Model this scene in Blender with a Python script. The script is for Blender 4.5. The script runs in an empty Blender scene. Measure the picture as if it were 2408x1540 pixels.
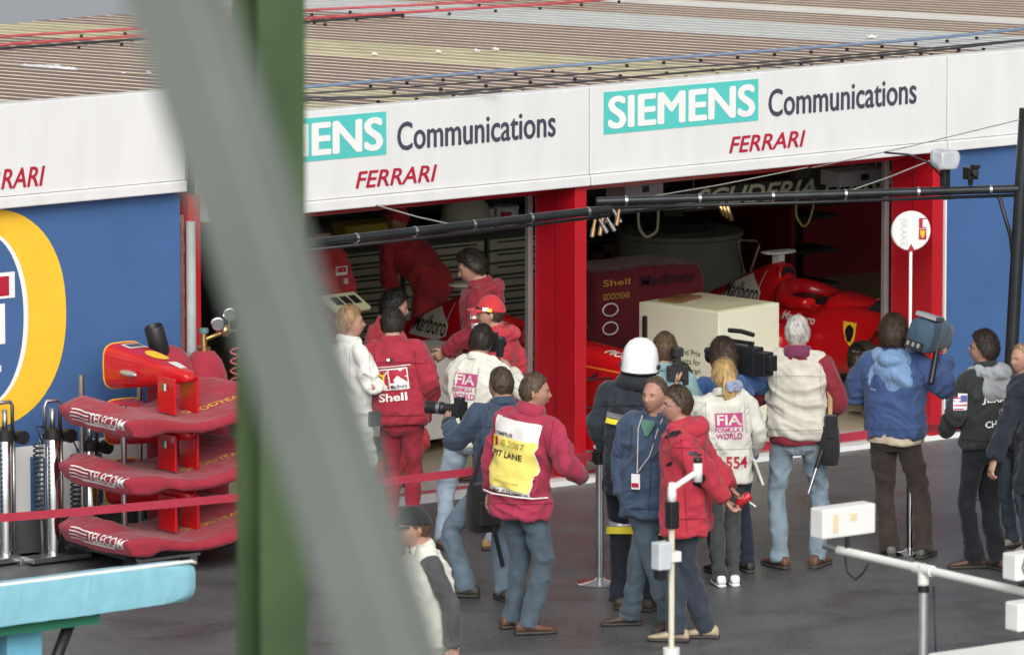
import bpy, bmesh, math, random
import numpy as np
from mathutils import Vector, Matrix
from mathutils.bvhtree import BVHTree
random.seed(7)
rad = math.radians
scene = bpy.context.scene
col = scene.collection

# ------------------------------------------------------------------ camera
CAM = np.array([-35.67974777, -47.8411571, 10.13299698])   # high stand across the pit straight
PITCH, YAW = 0.14865014, 0.63127553                        # looking down and along the garages
cd = bpy.data.cameras.new('camera'); cam = bpy.data.objects.new('camera', cd); col.objects.link(cam)
cd.sensor_width = 36; cd.lens = 280; cd.clip_start = 0.5; cd.clip_end = 3000
cam.location = CAM; cam.rotation_euler = (math.pi/2-PITCH, 0, -YAW)
cd.dof.use_dof = True; cd.dof.focus_distance = 57.5; cd.dof.aperture_fstop = 5.4
scene.camera = cam

# ------------------------------------------------------------------ sky, sun, exposure
SUN_EL, SUN_AZ = rad(35), rad(210)      # veiled sun, behind and left of the camera
wd = bpy.data.worlds.new('World'); scene.world = wd; wd.use_nodes = True
nt = wd.node_tree; bg = nt.nodes['Background']
sky = nt.nodes.new('ShaderNodeTexSky'); sky.sky_type = 'NISHITA'; sky.sun_disc = False
sky.sun_elevation = SUN_EL; sky.sun_rotation = SUN_AZ
sky.air_density = 1.0; sky.dust_density = 6.0; sky.ozone_density = 1.0
hs = nt.nodes.new('ShaderNodeHueSaturation'); hs.inputs['Saturation'].default_value = 0.12   # overcast: grey cloud cover
nt.links.new(sky.outputs[0], hs.inputs['Color']); nt.links.new(hs.outputs[0], bg.inputs[0])
bg.inputs[1].default_value = 0.13
sl = bpy.data.lights.new('sun', 'SUN'); sl.energy = 0.6; sl.angle = rad(40); sl.color = (1, .97, .92)
so = bpy.data.objects.new('sun', sl); col.objects.link(so)
sd = Vector((math.sin(SUN_AZ)*math.cos(SUN_EL), math.cos(SUN_AZ)*math.cos(SUN_EL), math.sin(SUN_EL)))
so.rotation_euler = sd.to_track_quat('Z', 'Y').to_euler()
scene.view_settings.view_transform = 'Standard'; scene.view_settings.look = 'None'
scene.view_settings.gamma = 1.0; scene.view_settings.use_curve_mapping = False
scene.view_settings.exposure = 0.25

# ------------------------------------------------------------------ pixel -> world helpers (2408 px wide copy of the photo)
FPX = 280/36*2408
Fh = np.array([math.sin(YAW), math.cos(YAW), 0]); Rh = np.array([math.cos(YAW), -math.sin(YAW), 0]); Uh = np.array([0, 0, 1.])
FW = Fh*math.cos(PITCH)-Uh*math.sin(PITCH); UP = Fh*math.sin(PITCH)+Uh*math.cos(PITCH)
def ray(px, py): return FW+Rh*(px-1204)/FPX-UP*(py-770)/FPX
def on(px, py, ax, v):
    d = ray(px, py); return CAM+d*((v-CAM[ax])/d[ax])
def onZ(px, py, z=0.): return on(px, py, 2, z)
def onY(px, py, y=0.): return on(px, py, 1, y)
def atdepth(px, py, dep): return CAM+ray(px, py)*dep
def ground_at(px, Y):
    """the ground point in photo column px that lies at depth Y"""
    lo, hi = 700., 2600.
    for _ in range(50):
        m_ = (lo+hi)/2
        if onZ(px, m_)[1] > Y: lo = m_
        else: hi = m_
    return onZ(px, lo)
def lin(c):
    c = np.array(c, float)/255
    return tuple(np.where(c <= .04045, c/12.92, ((c+.055)/1.055)**2.4))
def S(r, g, b): return lin((r, g, b))+(1.,)

# ------------------------------------------------------------------ mesh builder
class MB:
    def __init__(s): s.v = []; s.f = []; s.m = []
    def add(s, V, F, mi=0):
        o = len(s.v); s.v.extend([tuple(p) for p in V])
        for f in F: s.f.append(tuple(i+o for i in f)); s.m.append(mi)
        return s
    def box(s, c, d, rz=0., mi=0, M=None):
        hx, hy, hz = d[0]/2, d[1]/2, d[2]/2
        V = [(x*hx, y*hy, z*hz) for x in (-1, 1) for y in (-1, 1) for z in (-1, 1)]
        m = Matrix.Translation(Vector(c)) @ (M if M is not None else Matrix.Rotation(rz, 4, 'Z'))
        V = [m @ Vector(p) for p in V]
        F = [(0, 1, 3, 2), (4, 6, 7, 5), (0, 4, 5, 1), (2, 3, 7, 6), (0, 2, 6, 4), (1, 5, 7, 3)]
        return s.add(V, F, mi)
    def bbox(s, a, b, mi=0):
        return s.box([(a[i]+b[i])/2 for i in range(3)], [abs(b[i]-a[i]) for i in range(3)], mi=mi)
    def tube(s, P, r, n=12, mi=0, caps=True, asp=None, ref=None):
        P = [Vector(p) for p in P]
        if not hasattr(r, '__len__'): r = [r]*len(P)
        T = []
        for i in range(len(P)):
            a = P[max(i-1, 0)]; b = P[min(i+1, len(P)-1)]; d = b-a
            T.append(d.normalized() if d.length > 1e-9 else Vector((0, 0, 1)))
        u = Vector(ref) if ref is not None else (Vector((1, 0, 0)) if abs(T[0].x) < .9 else Vector((0, 1, 0)))
        V = []
        for i in range(len(P)):
            u = (u-T[i]*u.dot(T[i])).normalized(); w = T[i].cross(u)
            ax = asp[i] if hasattr(asp, '__len__') else (asp or 1.)
            for k in range(n):
                a = 2*math.pi*k/n
                V.append(P[i]+(u*math.cos(a)+w*math.sin(a)*ax)*r[i])
        F = []
        for i in range(len(P)-1):
            for k in range(n):
                k2 = (k+1) % n; F.append((i*n+k, i*n+k2, (i+1)*n+k2, (i+1)*n+k))
        if caps:
            F.append(tuple(range(n-1, -1, -1))); F.append(tuple((len(P)-1)*n+k for k in range(n)))
        return s.add(V, F, mi)
    def lathe(s, prof, n=24, mi=0, M=None, sx=1., sy=1.):
        V = []
        for (r, z) in prof:
            for k in range(n):
                a = 2*math.pi*k/n; V.append(Vector((r*math.cos(a)*sx, r*math.sin(a)*sy, z)))
        if M is not None: V = [M @ p for p in V]
        F = []
        for i in range(len(prof)-1):
            for k in range(n):
                k2 = (k+1) % n; F.append((i*n+k, i*n+k2, (i+1)*n+k2, (i+1)*n+k))
        if prof[0][0] > 1e-5: F.append(tuple(range(n-1, -1, -1)))
        if prof[-1][0] > 1e-5: F.append(tuple((len(prof)-1)*n+k for k in range(n)))
        return s.add(V, F, mi)
    def loft(s, rings, mi=0, caps=True):
        n = len(rings[0]); V = [p for r in rings for p in r]; F = []
        for i in range(len(rings)-1):
            for k in range(n):
                k2 = (k+1) % n; F.append((i*n+k, i*n+k2, (i+1)*n+k2, (i+1)*n+k))
        if caps: F.append(tuple(range(n-1, -1, -1))); F.append(tuple((len(rings)-1)*n+k for k in range(n)))
        return s.add(V, F, mi)
    def prism(s, pts, d, M, mi=0):
        n = len(pts); V = [M @ Vector((x, y, 0)) for x, y in pts]+[M @ Vector((x, y, d)) for x, y in pts]
        F = [tuple(range(n-1, -1, -1)), tuple(range(n, 2*n))]+[(i, (i+1) % n, n+(i+1) % n, n+i) for i in range(n)]
        return s.add(V, F, mi)
    def ell(s, c, r, n=16, m=10, mi=0, M=None):
        prof = []
        V = []; F = []
        for i in range(m+1):
            t = math.pi*i/m
            for k in range(n):
                a = 2*math.pi*k/n
                p = Vector((math.sin(t)*math.cos(a)*r[0], math.sin(t)*math.sin(a)*r[1], -math.cos(t)*r[2]))
                if M is not None: p = M @ p
                V.append(p+Vector(c))
        for i in range(m):
            for k in range(n):
                k2 = (k+1) % n; F.append((i*n+k, i*n+k2, (i+1)*n+k2, (i+1)*n+k))
        return s.add(V, F, mi)
    def mesh(s, name, smooth=False):
        me = bpy.data.meshes.new(name); me.from_pydata([tuple(map(float, p)) for p in s.v], [], s.f)
        me.polygons.foreach_set('material_index', s.m)
        if smooth: me.polygons.foreach_set('use_smooth', [True]*len(s.f))
        me.validate(); me.update(); return me
    def build(s, name, mats, parent=None, smooth=False, bevel=0., angle=None):
        me = s.mesh(name, smooth)
        if bevel or angle:
            bm = bmesh.new(); bm.from_mesh(me); bmesh.ops.remove_doubles(bm, verts=bm.verts, dist=1e-5)
            bmesh.ops.recalc_face_normals(bm, faces=bm.faces)
            if bevel:
                ed = [e for e in bm.edges if len(e.link_faces) == 2 and e.calc_face_angle(0) > .6]
                bmesh.ops.bevel(bm, geom=ed, offset=bevel, segments=2, affect='EDGES', profile=.5)
            for e in bm.edges:
                if angle and len(e.link_faces) == 2 and e.calc_face_angle(0) > angle: e.smooth = False
            bm.to_mesh(me); bm.free()
        if not isinstance(mats, (list, tuple)): mats = [mats]
        for m in mats: me.materials.append(m)
        o = bpy.data.objects.new(name, me); col.objects.link(o)
        if parent is not None: o.parent = parent
        return o
def fixn(o):
    bm = bmesh.new(); bm.from_mesh(o.data); bmesh.ops.recalc_face_normals(bm, faces=bm.faces); bm.to_mesh(o.data); bm.free(); return o
def tag(o, label=None, cat=None, group=None, kind=None):
    if label: o['label'] = label
    if cat: o['category'] = cat
    if group: o['group'] = group
    if kind: o['kind'] = kind
    return o
def empty(name, loc=(0, 0, 0), rz=0., **k):
    o = bpy.data.objects.new(name, None); o.empty_display_size = .1; col.objects.link(o)
    o.location = loc; o.rotation_euler = (0, 0, rz); tag(o, **k); return o

# ------------------------------------------------------------------ materials
MATS = {}
def mat(name, c, rough=.6, metal=0., var=.10, vs=6., bump=0., bs=40., spec=.5, coat=0., stretch=None, var2=None, emit=None, trans=0.):
    if name in MATS: return MATS[name]
    m = bpy.data.materials.new(name); m.use_nodes = True; n = m.node_tree.nodes; L = m.node_tree.links
    b = n['Principled BSDF']; b.inputs['Roughness'].default_value = rough; b.inputs['Metallic'].default_value = metal
    b.inputs['Specular IOR Level'].default_value = spec; b.inputs['Coat Weight'].default_value = coat; b.inputs['Coat Roughness'].default_value = .08
    if trans: b.inputs['Transmission Weight'].default_value = trans
    tc = n.new('ShaderNodeTexCoord'); mp = n.new('ShaderNodeMapping'); L.new(tc.outputs['Object'], mp.inputs[0])
    if stretch: mp.inputs['Scale'].default_value = stretch
    no = n.new('ShaderNodeTexNoise'); no.inputs['Scale'].default_value = vs; no.inputs['Detail'].default_value = 5; L.new(mp.outputs[0], no.inputs['Vector'])
    rp = n.new('ShaderNodeValToRGB'); c = np.array(c[:3])
    lo = c*(1-var); hi = np.minimum(c*(1+var), 1) if var2 is None else np.array(var2[:3])
    rp.color_ramp.elements[0].color = (*lo, 1); rp.color_ramp.elements[1].color = (*hi, 1)
    rp.color_ramp.elements[0].position = .3; rp.color_ramp.elements[1].position = .7
    L.new(no.outputs[0], rp.inputs[0]); L.new(rp.outputs[0], b.inputs['Base Color'])
    if bump:
        n2 = n.new('ShaderNodeTexNoise'); n2.inputs['Scale'].default_value = bs; n2.inputs['Detail'].default_value = 4; L.new(mp.outputs[0], n2.inputs['Vector'])
        bp = n.new('ShaderNodeBump'); bp.inputs['Strength'].default_value = bump; bp.inputs['Distance'].default_value = .01
        L.new(n2.outputs[0], bp.inputs['Height']); L.new(bp.outputs[0], b.inputs['Normal'])
    MATS[name] = m; return m
def fabric(name, c, rough=.85, var=.16, fold=.6):
    """cloth: weave-scale noise plus soft creases in the relief"""
    if name in MATS: return MATS[name]
    c = np.array(c[:3]); lum = c@np.array([.2126, .7152, .0722]); c = (lum+(c-lum)*.80)*.95      # washed cloth
    m = mat(name, c, rough, 0, var, 9., 0, spec=.25)
    n = m.node_tree.nodes; L = m.node_tree.links; b = n['Principled BSDF']
    tc = [x for x in n if x.type == 'TEX_COORD'][0]
    mp = n.new('ShaderNodeMapping'); mp.inputs['Scale'].default_value = (1, 1, .42); mp.inputs['Rotation'].default_value = (.25, .45, .2); L.new(tc.outputs['Object'], mp.inputs[0])
    a = n.new('ShaderNodeTexNoise'); a.noise_type = 'RIDGED_MULTIFRACTAL'; a.inputs['Scale'].default_value = 8.5; a.inputs['Detail'].default_value = 2.6; a.inputs['Roughness'].default_value = .45; a.inputs['Distortion'].default_value = .9; L.new(mp.outputs[0], a.inputs['Vector'])
    bp = n.new('ShaderNodeBump'); bp.inputs['Strength'].default_value = fold; bp.inputs['Distance'].default_value = .03
    L.new(a.outputs[0], bp.inputs['Height'])
    f = n.new('ShaderNodeTexNoise'); f.inputs['Scale'].default_value = 260; L.new(tc.outputs['Object'], f.inputs['Vector'])
    b2 = n.new('ShaderNodeBump'); b2.inputs['Strength'].default_value = .25; b2.inputs['Distance'].default_value = .002
    L.new(f.outputs[0], b2.inputs['Height']); L.new(bp.outputs[0], b2.inputs['Normal']); L.new(b2.outputs[0], b.inputs['Normal'])
    b.inputs['Sheen Weight'].default_value = .15
    return m
M_WHITE = mat('white_paint', (.80, .80, .785), .45, var=.025, vs=1.2)
M_WHITE2 = mat('white_plastic', (.78, .78, .75), .4, var=.04, vs=5)
M_RED = mat('red_paint', S(178, 18, 34), .4, var=.07, vs=2.5, coat=.2)
M_CARRED = mat('car_red', S(196, 18, 26), .3, var=.03, vs=3, coat=.45)
M_BLUE = mat('blue_wall_paint', S(64, 98, 146), .5, var=.06, vs=2.0, bump=.08, bs=60)
M_BLACK = mat('black_plastic', (.012, .012, .014), .45, var=.3)
M_BLACKM = mat('black_metal', (.025, .028, .03), .3, .3, var=.3)
M_RUBBER = mat('rubber', (.02, .02, .021), .8, var=.25, bump=.2, bs=80)
M_CHROME = mat('chrome', (.72, .72, .72), .14, 1., var=.06)
M_STEEL = mat('steel', (.45, .45, .46), .35, 1., var=.12)
M_ALU = mat('aluminium', (.6, .61, .61), .4, .8, var=.1)
M_BRASS = mat('brass', (.55, .38, .15), .3, 1., var=.15)
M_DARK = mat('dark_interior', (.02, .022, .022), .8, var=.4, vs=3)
M_TEAL = mat('teal_sign', S(84, 192, 186), .5, var=.05, vs=2)
M_INK = mat('dark_lettering', S(62, 66, 80), .6, var=.1)
M_REDINK = mat('red_lettering', S(170, 22, 52), .55, var=.06)
M_YEL = mat('yellow_print', S(238, 190, 50), .55, var=.05)
M_YEL2 = mat('bib_yellow', S(246, 226, 60), .6, var=.04)
M_PINK = mat('magenta_print', S(178, 60, 120), .7, var=.1)
M_BELT = fabric('belt_red', S(184, 30, 62), .7, .05, .05)
M_CRED = fabric('cover_red', S(170, 26, 52), .8, .10, .5)
M_BLK = fabric('black_cloth', (.018, .019, .021), .8, .3, .4)
M_GREEN = mat('flag_green', S(40, 120, 70), .6)

# ------------------------------------------------------------------ lettering
def text2d(s, shear=0., bold=0., spacing=1.0, cut=None):
    """outline of a word as flat triangles, scaled to a unit box"""
    cu = bpy.data.curves.new('t', 'FONT'); cu.body = s; cu.size = 1.; cu.shear = shear; cu.offset = bold; cu.space_character = spacing
    cu.resolution_u = 4; cu.fill_mode = 'FRONT'
    o = bpy.data.objects.new('t', cu); col.objects.link(o)
    dg = bpy.context.evaluated_depsgraph_get(); me = bpy.data.meshes.new_from_object(o.evaluated_get(dg))
    bm = bmesh.new(); bm.from_mesh(me); bmesh.ops.triangulate(bm, faces=bm.faces)
    bpy.data.objects.remove(o); bpy.data.curves.remove(cu); bpy.data.meshes.remove(me)
    bmesh.ops.remove_doubles(bm, verts=bm.verts, dist=1e-4)
    V = np.array([v.co[:2] for v in bm.verts]); mn, mx = V.min(0), V.max(0)
    asp = (mx[0]-mn[0])/(mx[1]-mn[1])
    for v in bm.verts:
        v.co.x = (v.co.x-mn[0])/(mx[0]-mn[0]); v.co.y = (v.co.y-mn[1])/(mx[1]-mn[1]); v.co.z = 0
    if cut:
        for i in range(1, cut):
            bmesh.ops.bisect_plane(bm, geom=bm.verts[:]+bm.edges[:]+bm.faces[:], plane_co=(i/cut, 0, 0), plane_no=(1, 0, 0))
        for i in range(1, 5):
            bmesh.ops.bisect_plane(bm, geom=bm.verts[:]+bm.edges[:]+bm.faces[:], plane_co=(0, i/5, 0), plane_no=(0, 1, 0))
    bmesh.ops.triangulate(bm, faces=bm.faces)
    V = np.array([v.co[:2] for v in bm.verts]); bm.verts.index_update()
    F = [tuple(v.index for v in f.verts) for f in bm.faces]; bm.free()
    return V, F, asp
def quadmap(V, q):
    """unit square -> quad given as bottom-left, bottom-right, top-right, top-left points"""
    q = [np.array(p, float) for p in q]; u = V[:, :1]; v = V[:, 1:2]
    return (1-u)*(1-v)*q[0]+u*(1-v)*q[1]+u*v*q[2]+(1-u)*v*q[3]
def sign_text(name, s, quad, m, parent, off=(0, -.0016, 0), heavy=((0, 0),), **k):
    V, F, _ = text2d(s, **k); P = quadmap(V, quad); b = MB()
    for i, (du, dv) in enumerate(heavy):      # heavier strokes: the sheet is laid several times, a hair apart
        b.add(P+np.array(off)*(1+.25*i)+np.array([du, 0, dv]), F)
    o = b.build(name, m, parent); return o
def plane_quad(px, Y):
    """photo corners bl, br, tr, tl on the wall plane y = Y, squared to horizontal and vertical edges"""
    q = [onY(*p, Y) for p in px]
    x0 = (q[0][0]+q[3][0])/2; x1 = (q[1][0]+q[2][0])/2; z0 = (q[0][2]+q[1][2])/2; z1 = (q[2][2]+q[3][2])/2
    return x0, x1, z0, z1
def rectq(x0, x1, z0, z1, Y): return [(x0, Y, z0), (x1, Y, z0), (x1, Y, z1), (x0, Y, z1)]

# ------------------------------------------------------------------ ground
def asphalt():
    m = bpy.data.materials.new('damp_asphalt'); m.use_nodes = True; n = m.node_tree.nodes; L = m.node_tree.links; b = n['Principled BSDF']
    tc = n.new('ShaderNodeTexCoord')
    def noise(scale, detail, rough=.55, vec=None, dist=0.):
        q = n.new('ShaderNodeTexNoise'); q.inputs['Scale'].default_value = scale; q.inputs['Detail'].default_value = detail; q.inputs['Roughness'].default_value = rough; q.inputs['Distortion'].default_value = dist
        L.new(vec or tc.outputs['Object'], q.inputs['Vector']); return q
    def ramp(src, p0, c0, p1, c1):
        r = n.new('ShaderNodeValToRGB'); r.color_ramp.elements[0].position = p0; r.color_ramp.elements[0].color = (*c0, 1); r.color_ramp.elements[1].position = p1; r.color_ramp.elements[1].color = (*c1, 1); L.new(src.outputs[0], r.inputs[0]); return r
    def mul(a, c, f):
        q = n.new('ShaderNodeMixRGB'); q.blend_type = 'MULTIPLY'; q.inputs[0].default_value = f; L.new(a.outputs[0], q.inputs[1]); L.new(c.outputs[0], q.inputs[2]); return q
    base = ramp(noise(.5, 5), .35, (.104, .110, .111), .7, (.142, .149, .151))
    grain = ramp(noise(75, 3, .7), .3, (.3, .3, .3), .7, (1.65, 1.65, 1.65)); chip = ramp(noise(38, 3, .7), .35, (.7, .7, .7), .7, (1.25, 1.25, 1.25))
    stain = noise(1.1, 7, .62, None, .8); damp = ramp(stain, .40, (.6, .6, .61), .52, (1, 1, 1)); spots = ramp(noise(7, 4, .7), .27, (.45, .45, .45), .34, (1, 1, 1))
    mp = n.new('ShaderNodeMapping'); mp.inputs['Scale'].default_value = (.12, 2.6, 1); L.new(tc.outputs['Object'], mp.inputs[0]); tyre = ramp(noise(1.0, 3, .5, mp.outputs[0]), .34, (.72, .72, .72), .46, (1, 1, 1))
    c = mul(mul(mul(mul(mul(base, grain, .75), chip, .8), damp, .75), spots, .7), tyre, .5)
    L.new(c.outputs[0], b.inputs['Base Color'])
    r4 = n.new('ShaderNodeMapRange'); r4.inputs[1].default_value = .38; r4.inputs[2].default_value = .6; r4.inputs[3].default_value = .27; r4.inputs[4].default_value = .46
    L.new(stain.outputs[0], r4.inputs[0]); L.new(r4.outputs[0], b.inputs['Roughness']); b.inputs['Specular IOR Level'].default_value = .42
    bp = n.new('ShaderNodeBump'); bp.inputs['Strength'].default_value = .7; bp.inputs['Distance'].default_value = .008; L.new(noise(110, 2).outputs[0], bp.inputs['Height']); L.new(bp.outputs[0], b.inputs['Normal'])
    return m
M_ASPH = asphalt()
tag(MB().add([(-900, -700, 0), (900, -700, 0), (900, 1100, 0), (-900, 1100, 0)], [(0, 1, 2, 3)]).build('ground', M_ASPH), kind='structure')
tag(MB().add([(-900, 11.3, .006), (900, 11.3, .006), (900, 1090, .006), (-900, 1090, .006)], [(0, 1, 2, 3)]).build('paddock', mat('paddock_sky_sheen', (.30, .32, .35), .35, var=.08, vs=.2)), kind='structure')  # blue-grey colour stands in for sky reflected by the wet ground
M_CONC = mat('garage_floor_paint', S(172, 164, 138), .45, var=.08, vs=2, bump=.1)
M_APRON = mat('apron_concrete', S(178, 176, 170), .6, var=.12, vs=5, bump=.15, bs=50)
fl = MB().bbox((-3.6, .62, -.2), (14, 8.0, .03)).build('garage_floor', M_CONC); tag(fl, kind='structure')
ap = MB().bbox((-3.6, .02, -.2), (14, .616, .034)).build('garage_apron', M_APRON); tag(ap, kind='structure')
MB().bbox((-3.6, 0, 0), (14, .13, .038)).build('painted_edge', M_WHITE, ap)
MB().bbox((-3.6, .2, .03), (14, .27, .038)).build('painted_stripe', mat('stripe_red', S(190, 60, 70), .6), ap)
la = MB().bbox((-30, -.05, -.2), (-3.63, 1.2, .23)).build('raised_apron', mat('dark_apron', (.075, .078, .08), .5, var=.25, vs=4, bump=.2)); tag(la, kind='structure')

# ------------------------------------------------------------------ garage building of the red team (three bays) with its roof
FZ0, FZ1 = 2.281, 3.03
gb = empty('garage_building', (0, 0, 0), label='long low garage building with red pillars, white fascia and brown ribbed roof', cat='building')
BX = [-3.515, 0., 3.48, 6.96]
M_FASC = mat('fascia_white', (.70, .70, .69), .42, var=.045, vs=3.2, bump=.06, bs=3, stretch=(1.6, 1, .35))
def fascia(parent, x0, x1, z0, z1, Y):
    f = MB().bbox((x0+.004, Y, z0+.085), (x1-.004, Y+.12, z1)).build('fascia_panel', M_FASC, parent, bevel=.006)
    MB().bbox((x0+.004, Y-.022, z0), (x1-.004, Y+.12, z0+.082)).build('fascia_rail', M_FASC, f, bevel=.01)
    return f
FY = -.03
fps = [fascia(gb, BX[i], BX[i+1], FZ0, FZ1, FY) for i in range(3)]
def fascia_words(dx, dz, parent, Y):
    x0, x1, z0, z1 = plane_quad([(1422, 317), (1785, 283), (1780, 184), (1416, 220)], FY)
    tp = MB().bbox((x0+dx, Y-.004, z0+dz), (x1+dx, Y+.001, z1+dz)).build('sign_panel', M_TEAL, parent)
    w = x1-x0; h = z1-z0
    sign_text('lettering', 'SIEMENS', rectq(x0+dx+.035*w, x1+dx-.03*w, z0+dz+.135*h, z1+dz-.13*h, Y-.005), M_WHITE, parent, heavy=((0, 0), (.014, 0), (-.014, 0), (.007, .007), (-.007, -.007), (.007, -.007), (-.007, .007)))
    x0, x1, z0, z1 = plane_quad([(1806, 272), (2155, 240), (2153, 190), (1804, 212)], FY)
    x0, x1, z0, z1 = x0+.01, x1, z0-.01, z1+.015
    sign_text('lettering', 'Communications', rectq(x0+dx, x1+dx, z0+dz, z1+dz, Y-.001), M_INK, parent, heavy=((0, 0), (.005, 0), (-.005, 0), (0, .004), (0, -.004)))
    x0, x1, z0, z1 = plane_quad([(1712, 360), (1890, 345), (1896, 308), (1718, 322)], FY)
    sign_text('lettering', 'FERRARI', rectq(x0+dx, x1+dx, z0+dz, z1+dz, Y-.001), M_REDINK, parent, shear=.25, heavy=((0, 0), (.004, 0), (-.004, 0), (0, .003), (0, -.003)))
fascia_words(0, 0, fps[1], FY); fascia_words(-3.49, 0, fps[0], FY)
# pillars: narrow fins set end-on to the pit lane
for i, bx in enumerate(BX[:3]):
    w = .108
    p = MB().bbox((bx-w, 0.006, .0), (bx, .52, FZ0+.2)).build('pillar', M_RED, gb, bevel=.004)
    MB().bbox((bx-w-.004, .24, .04), (bx-w, .255, FZ0)).build('joint_strip', mat('dark_red_joint', S(120, 14, 26), .5), p)  # panel joint drawn as a darker red strip
    if i in (1, 2): MB().bbox((bx-w-.035, .56, .03), (bx-w+.01, .6, FZ0)).build('door_guide', M_ALU, p)
# closed blue shutter right of the last pillar, plain wall beyond
MB().bbox((3.484, .03, .0), (6.9, .12, FZ0+.1)).build('blue_shutter', M_BLUE, gb)
MB().bbox((3.486, -.012, .0), (3.5, .03, FZ0)).build('edge_trim', M_WHITE, gb)
# red roll-up doors tucked under the fascia
for a, b_ in ((-3.5, -.11), (0, 3.37)):
    v = []
    MB().tube([(a, .42, FZ0-.02), (b_, .42, FZ0-.02)], .085, 20).build('rolled_door', M_RED, gb, smooth=True, angle=1.)
    MB().bbox((a+.02, .18, FZ0-.035), (b_-.0, .34, FZ0+.05)).build('door_lintel', M_RED, gb)
# inside walls
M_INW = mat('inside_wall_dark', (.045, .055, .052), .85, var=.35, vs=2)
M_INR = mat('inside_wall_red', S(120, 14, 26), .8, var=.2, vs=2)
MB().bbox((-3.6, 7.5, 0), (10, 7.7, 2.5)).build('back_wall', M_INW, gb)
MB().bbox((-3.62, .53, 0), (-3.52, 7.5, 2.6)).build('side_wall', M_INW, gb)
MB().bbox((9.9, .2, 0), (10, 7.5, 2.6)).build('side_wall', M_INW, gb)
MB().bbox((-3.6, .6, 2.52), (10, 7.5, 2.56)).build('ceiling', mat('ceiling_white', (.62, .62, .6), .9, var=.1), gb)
# right-hand half of the red bay lined with dark red cloth
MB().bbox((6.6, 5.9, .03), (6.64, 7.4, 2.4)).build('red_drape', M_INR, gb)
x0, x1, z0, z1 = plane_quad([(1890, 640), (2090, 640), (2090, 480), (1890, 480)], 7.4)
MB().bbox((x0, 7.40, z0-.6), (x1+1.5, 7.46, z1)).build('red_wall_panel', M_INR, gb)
# brick return and drain pipe at the left end
bl_, br_ = onY(425, 700, .05)[0], -3.628
brk = MB().bbox((bl_, .055, .235), (br_, .30, 2.34)).build('brick_pier', mat('mortar', S(120, 104, 96), .9, var=.1), gb)
M_BRICK = mat('brick', S(132, 98, 86), .9, var=.2, vs=9, bump=.3)
for r in range(26):
    MB().bbox((bl_+.003, .05-.002*(r % 3), .24+r*.079), (br_-(.0 if r % 2 else .02), .1, .24+r*.079+.069)).build('brick', M_BRICK, brk)
px_ = onY(451, 600, -.04)[0]
dp = MB().tube([(px_, -.03, 2.3), (px_, -.03, 1.18)], .036, 14).build('drain_pipe', mat('pipe_grey', S(168, 174, 170), .5), gb, smooth=True, angle=1.)
MB().tube([(px_, -.03, 1.17), (px_, -.03, 1.34)], .045, 14).build('pipe_collar', M_ALU, dp, smooth=True, angle=1.)
MB().bbox((px_-.09, -.04, 1.2), (px_-.04, .049, 1.34)).build('pipe_bracket', M_ALU, dp)

# ribbed roof sheets, falling towards the back
def roof_mat(name, top, val, var=.12):
    """brown top of the ribs; streaked at random towards the paler tone"""
    m = bpy.data.materials.new(name); m.use_nodes = True; n = m.node_tree.nodes; L = m.node_tree.links; b = n['Principled BSDF']
    tc = n.new('ShaderNodeTexCoord'); mp = n.new('ShaderNodeMapping'); mp.inputs['Scale'].default_value = (9, .9, 1); L.new(tc.outputs['Object'], mp.inputs[0])
    no = n.new('ShaderNodeTexNoise'); no.inputs['Scale'].default_value = 2.2; no.inputs['Detail'].default_value = 6; L.new(mp.outputs[0], no.inputs['Vector'])
    rp = n.new('ShaderNodeValToRGB'); t = np.array(top[:3]); v = np.array(val[:3])
    rp.color_ramp.elements[0].color = (*(t*(1-var)), 1); rp.color_ramp.elements[1].color = (*(t*(1+var)*.75+v*.25), 1)
    rp.color_ramp.elements[0].position = .35; rp.color_ramp.elements[1].position = .75
    L.new(no.outputs[0], rp.inputs[0]); L.new(rp.outputs[0], b.inputs['Base Color']); b.inputs['Roughness'].default_value = .7
    return m
RM = {'brown': roof_mat('roof_brown', S(124, 101, 100), S(146, 124, 118)), 'moss': roof_mat('roof_moss', S(172, 166, 132), S(206, 198, 168), .25),
      'grey': roof_mat('roof_translucent', S(176, 182, 184), S(214, 214, 208)), 'white': roof_mat('roof_white', S(216, 212, 206), S(225, 222, 212)),
      'cream': roof_mat('roof_cream', S(198, 184, 150), S(212, 200, 170))}
M_VAL = mat('roof_lichen_lit_web', S(216, 203, 172), .85, var=.12, vs=5, stretch=(8, .7, 1))  # lichen tone that also paints sky light onto each rib's near side
M_VALG = mat('roof_valley_pale', S(216, 214, 204), .85, var=.1, vs=5)
roof = MB().bbox((-3.6, .1, 2.6), (14, .16, 3.0)).build('roof', M_INW, gb)
RSL = .6/11
def roofz(y, base=3.0): return base-RSL*y
def band(x):
    for lim, k in ((-3.3, 'moss'), (-2.6, 'brown'), (-1.9, 'moss'), (-1.5, 'brown'), (-.95, 'moss'), (1.0, 'brown'), (1.24, 'cream'), (2.05, 'moss'), (4.2, 'brown'), (5.35, 'grey'), (6.25, 'brown'), (6.7, 'white')):
        if x < lim: return k
    return 'brown'
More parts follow.
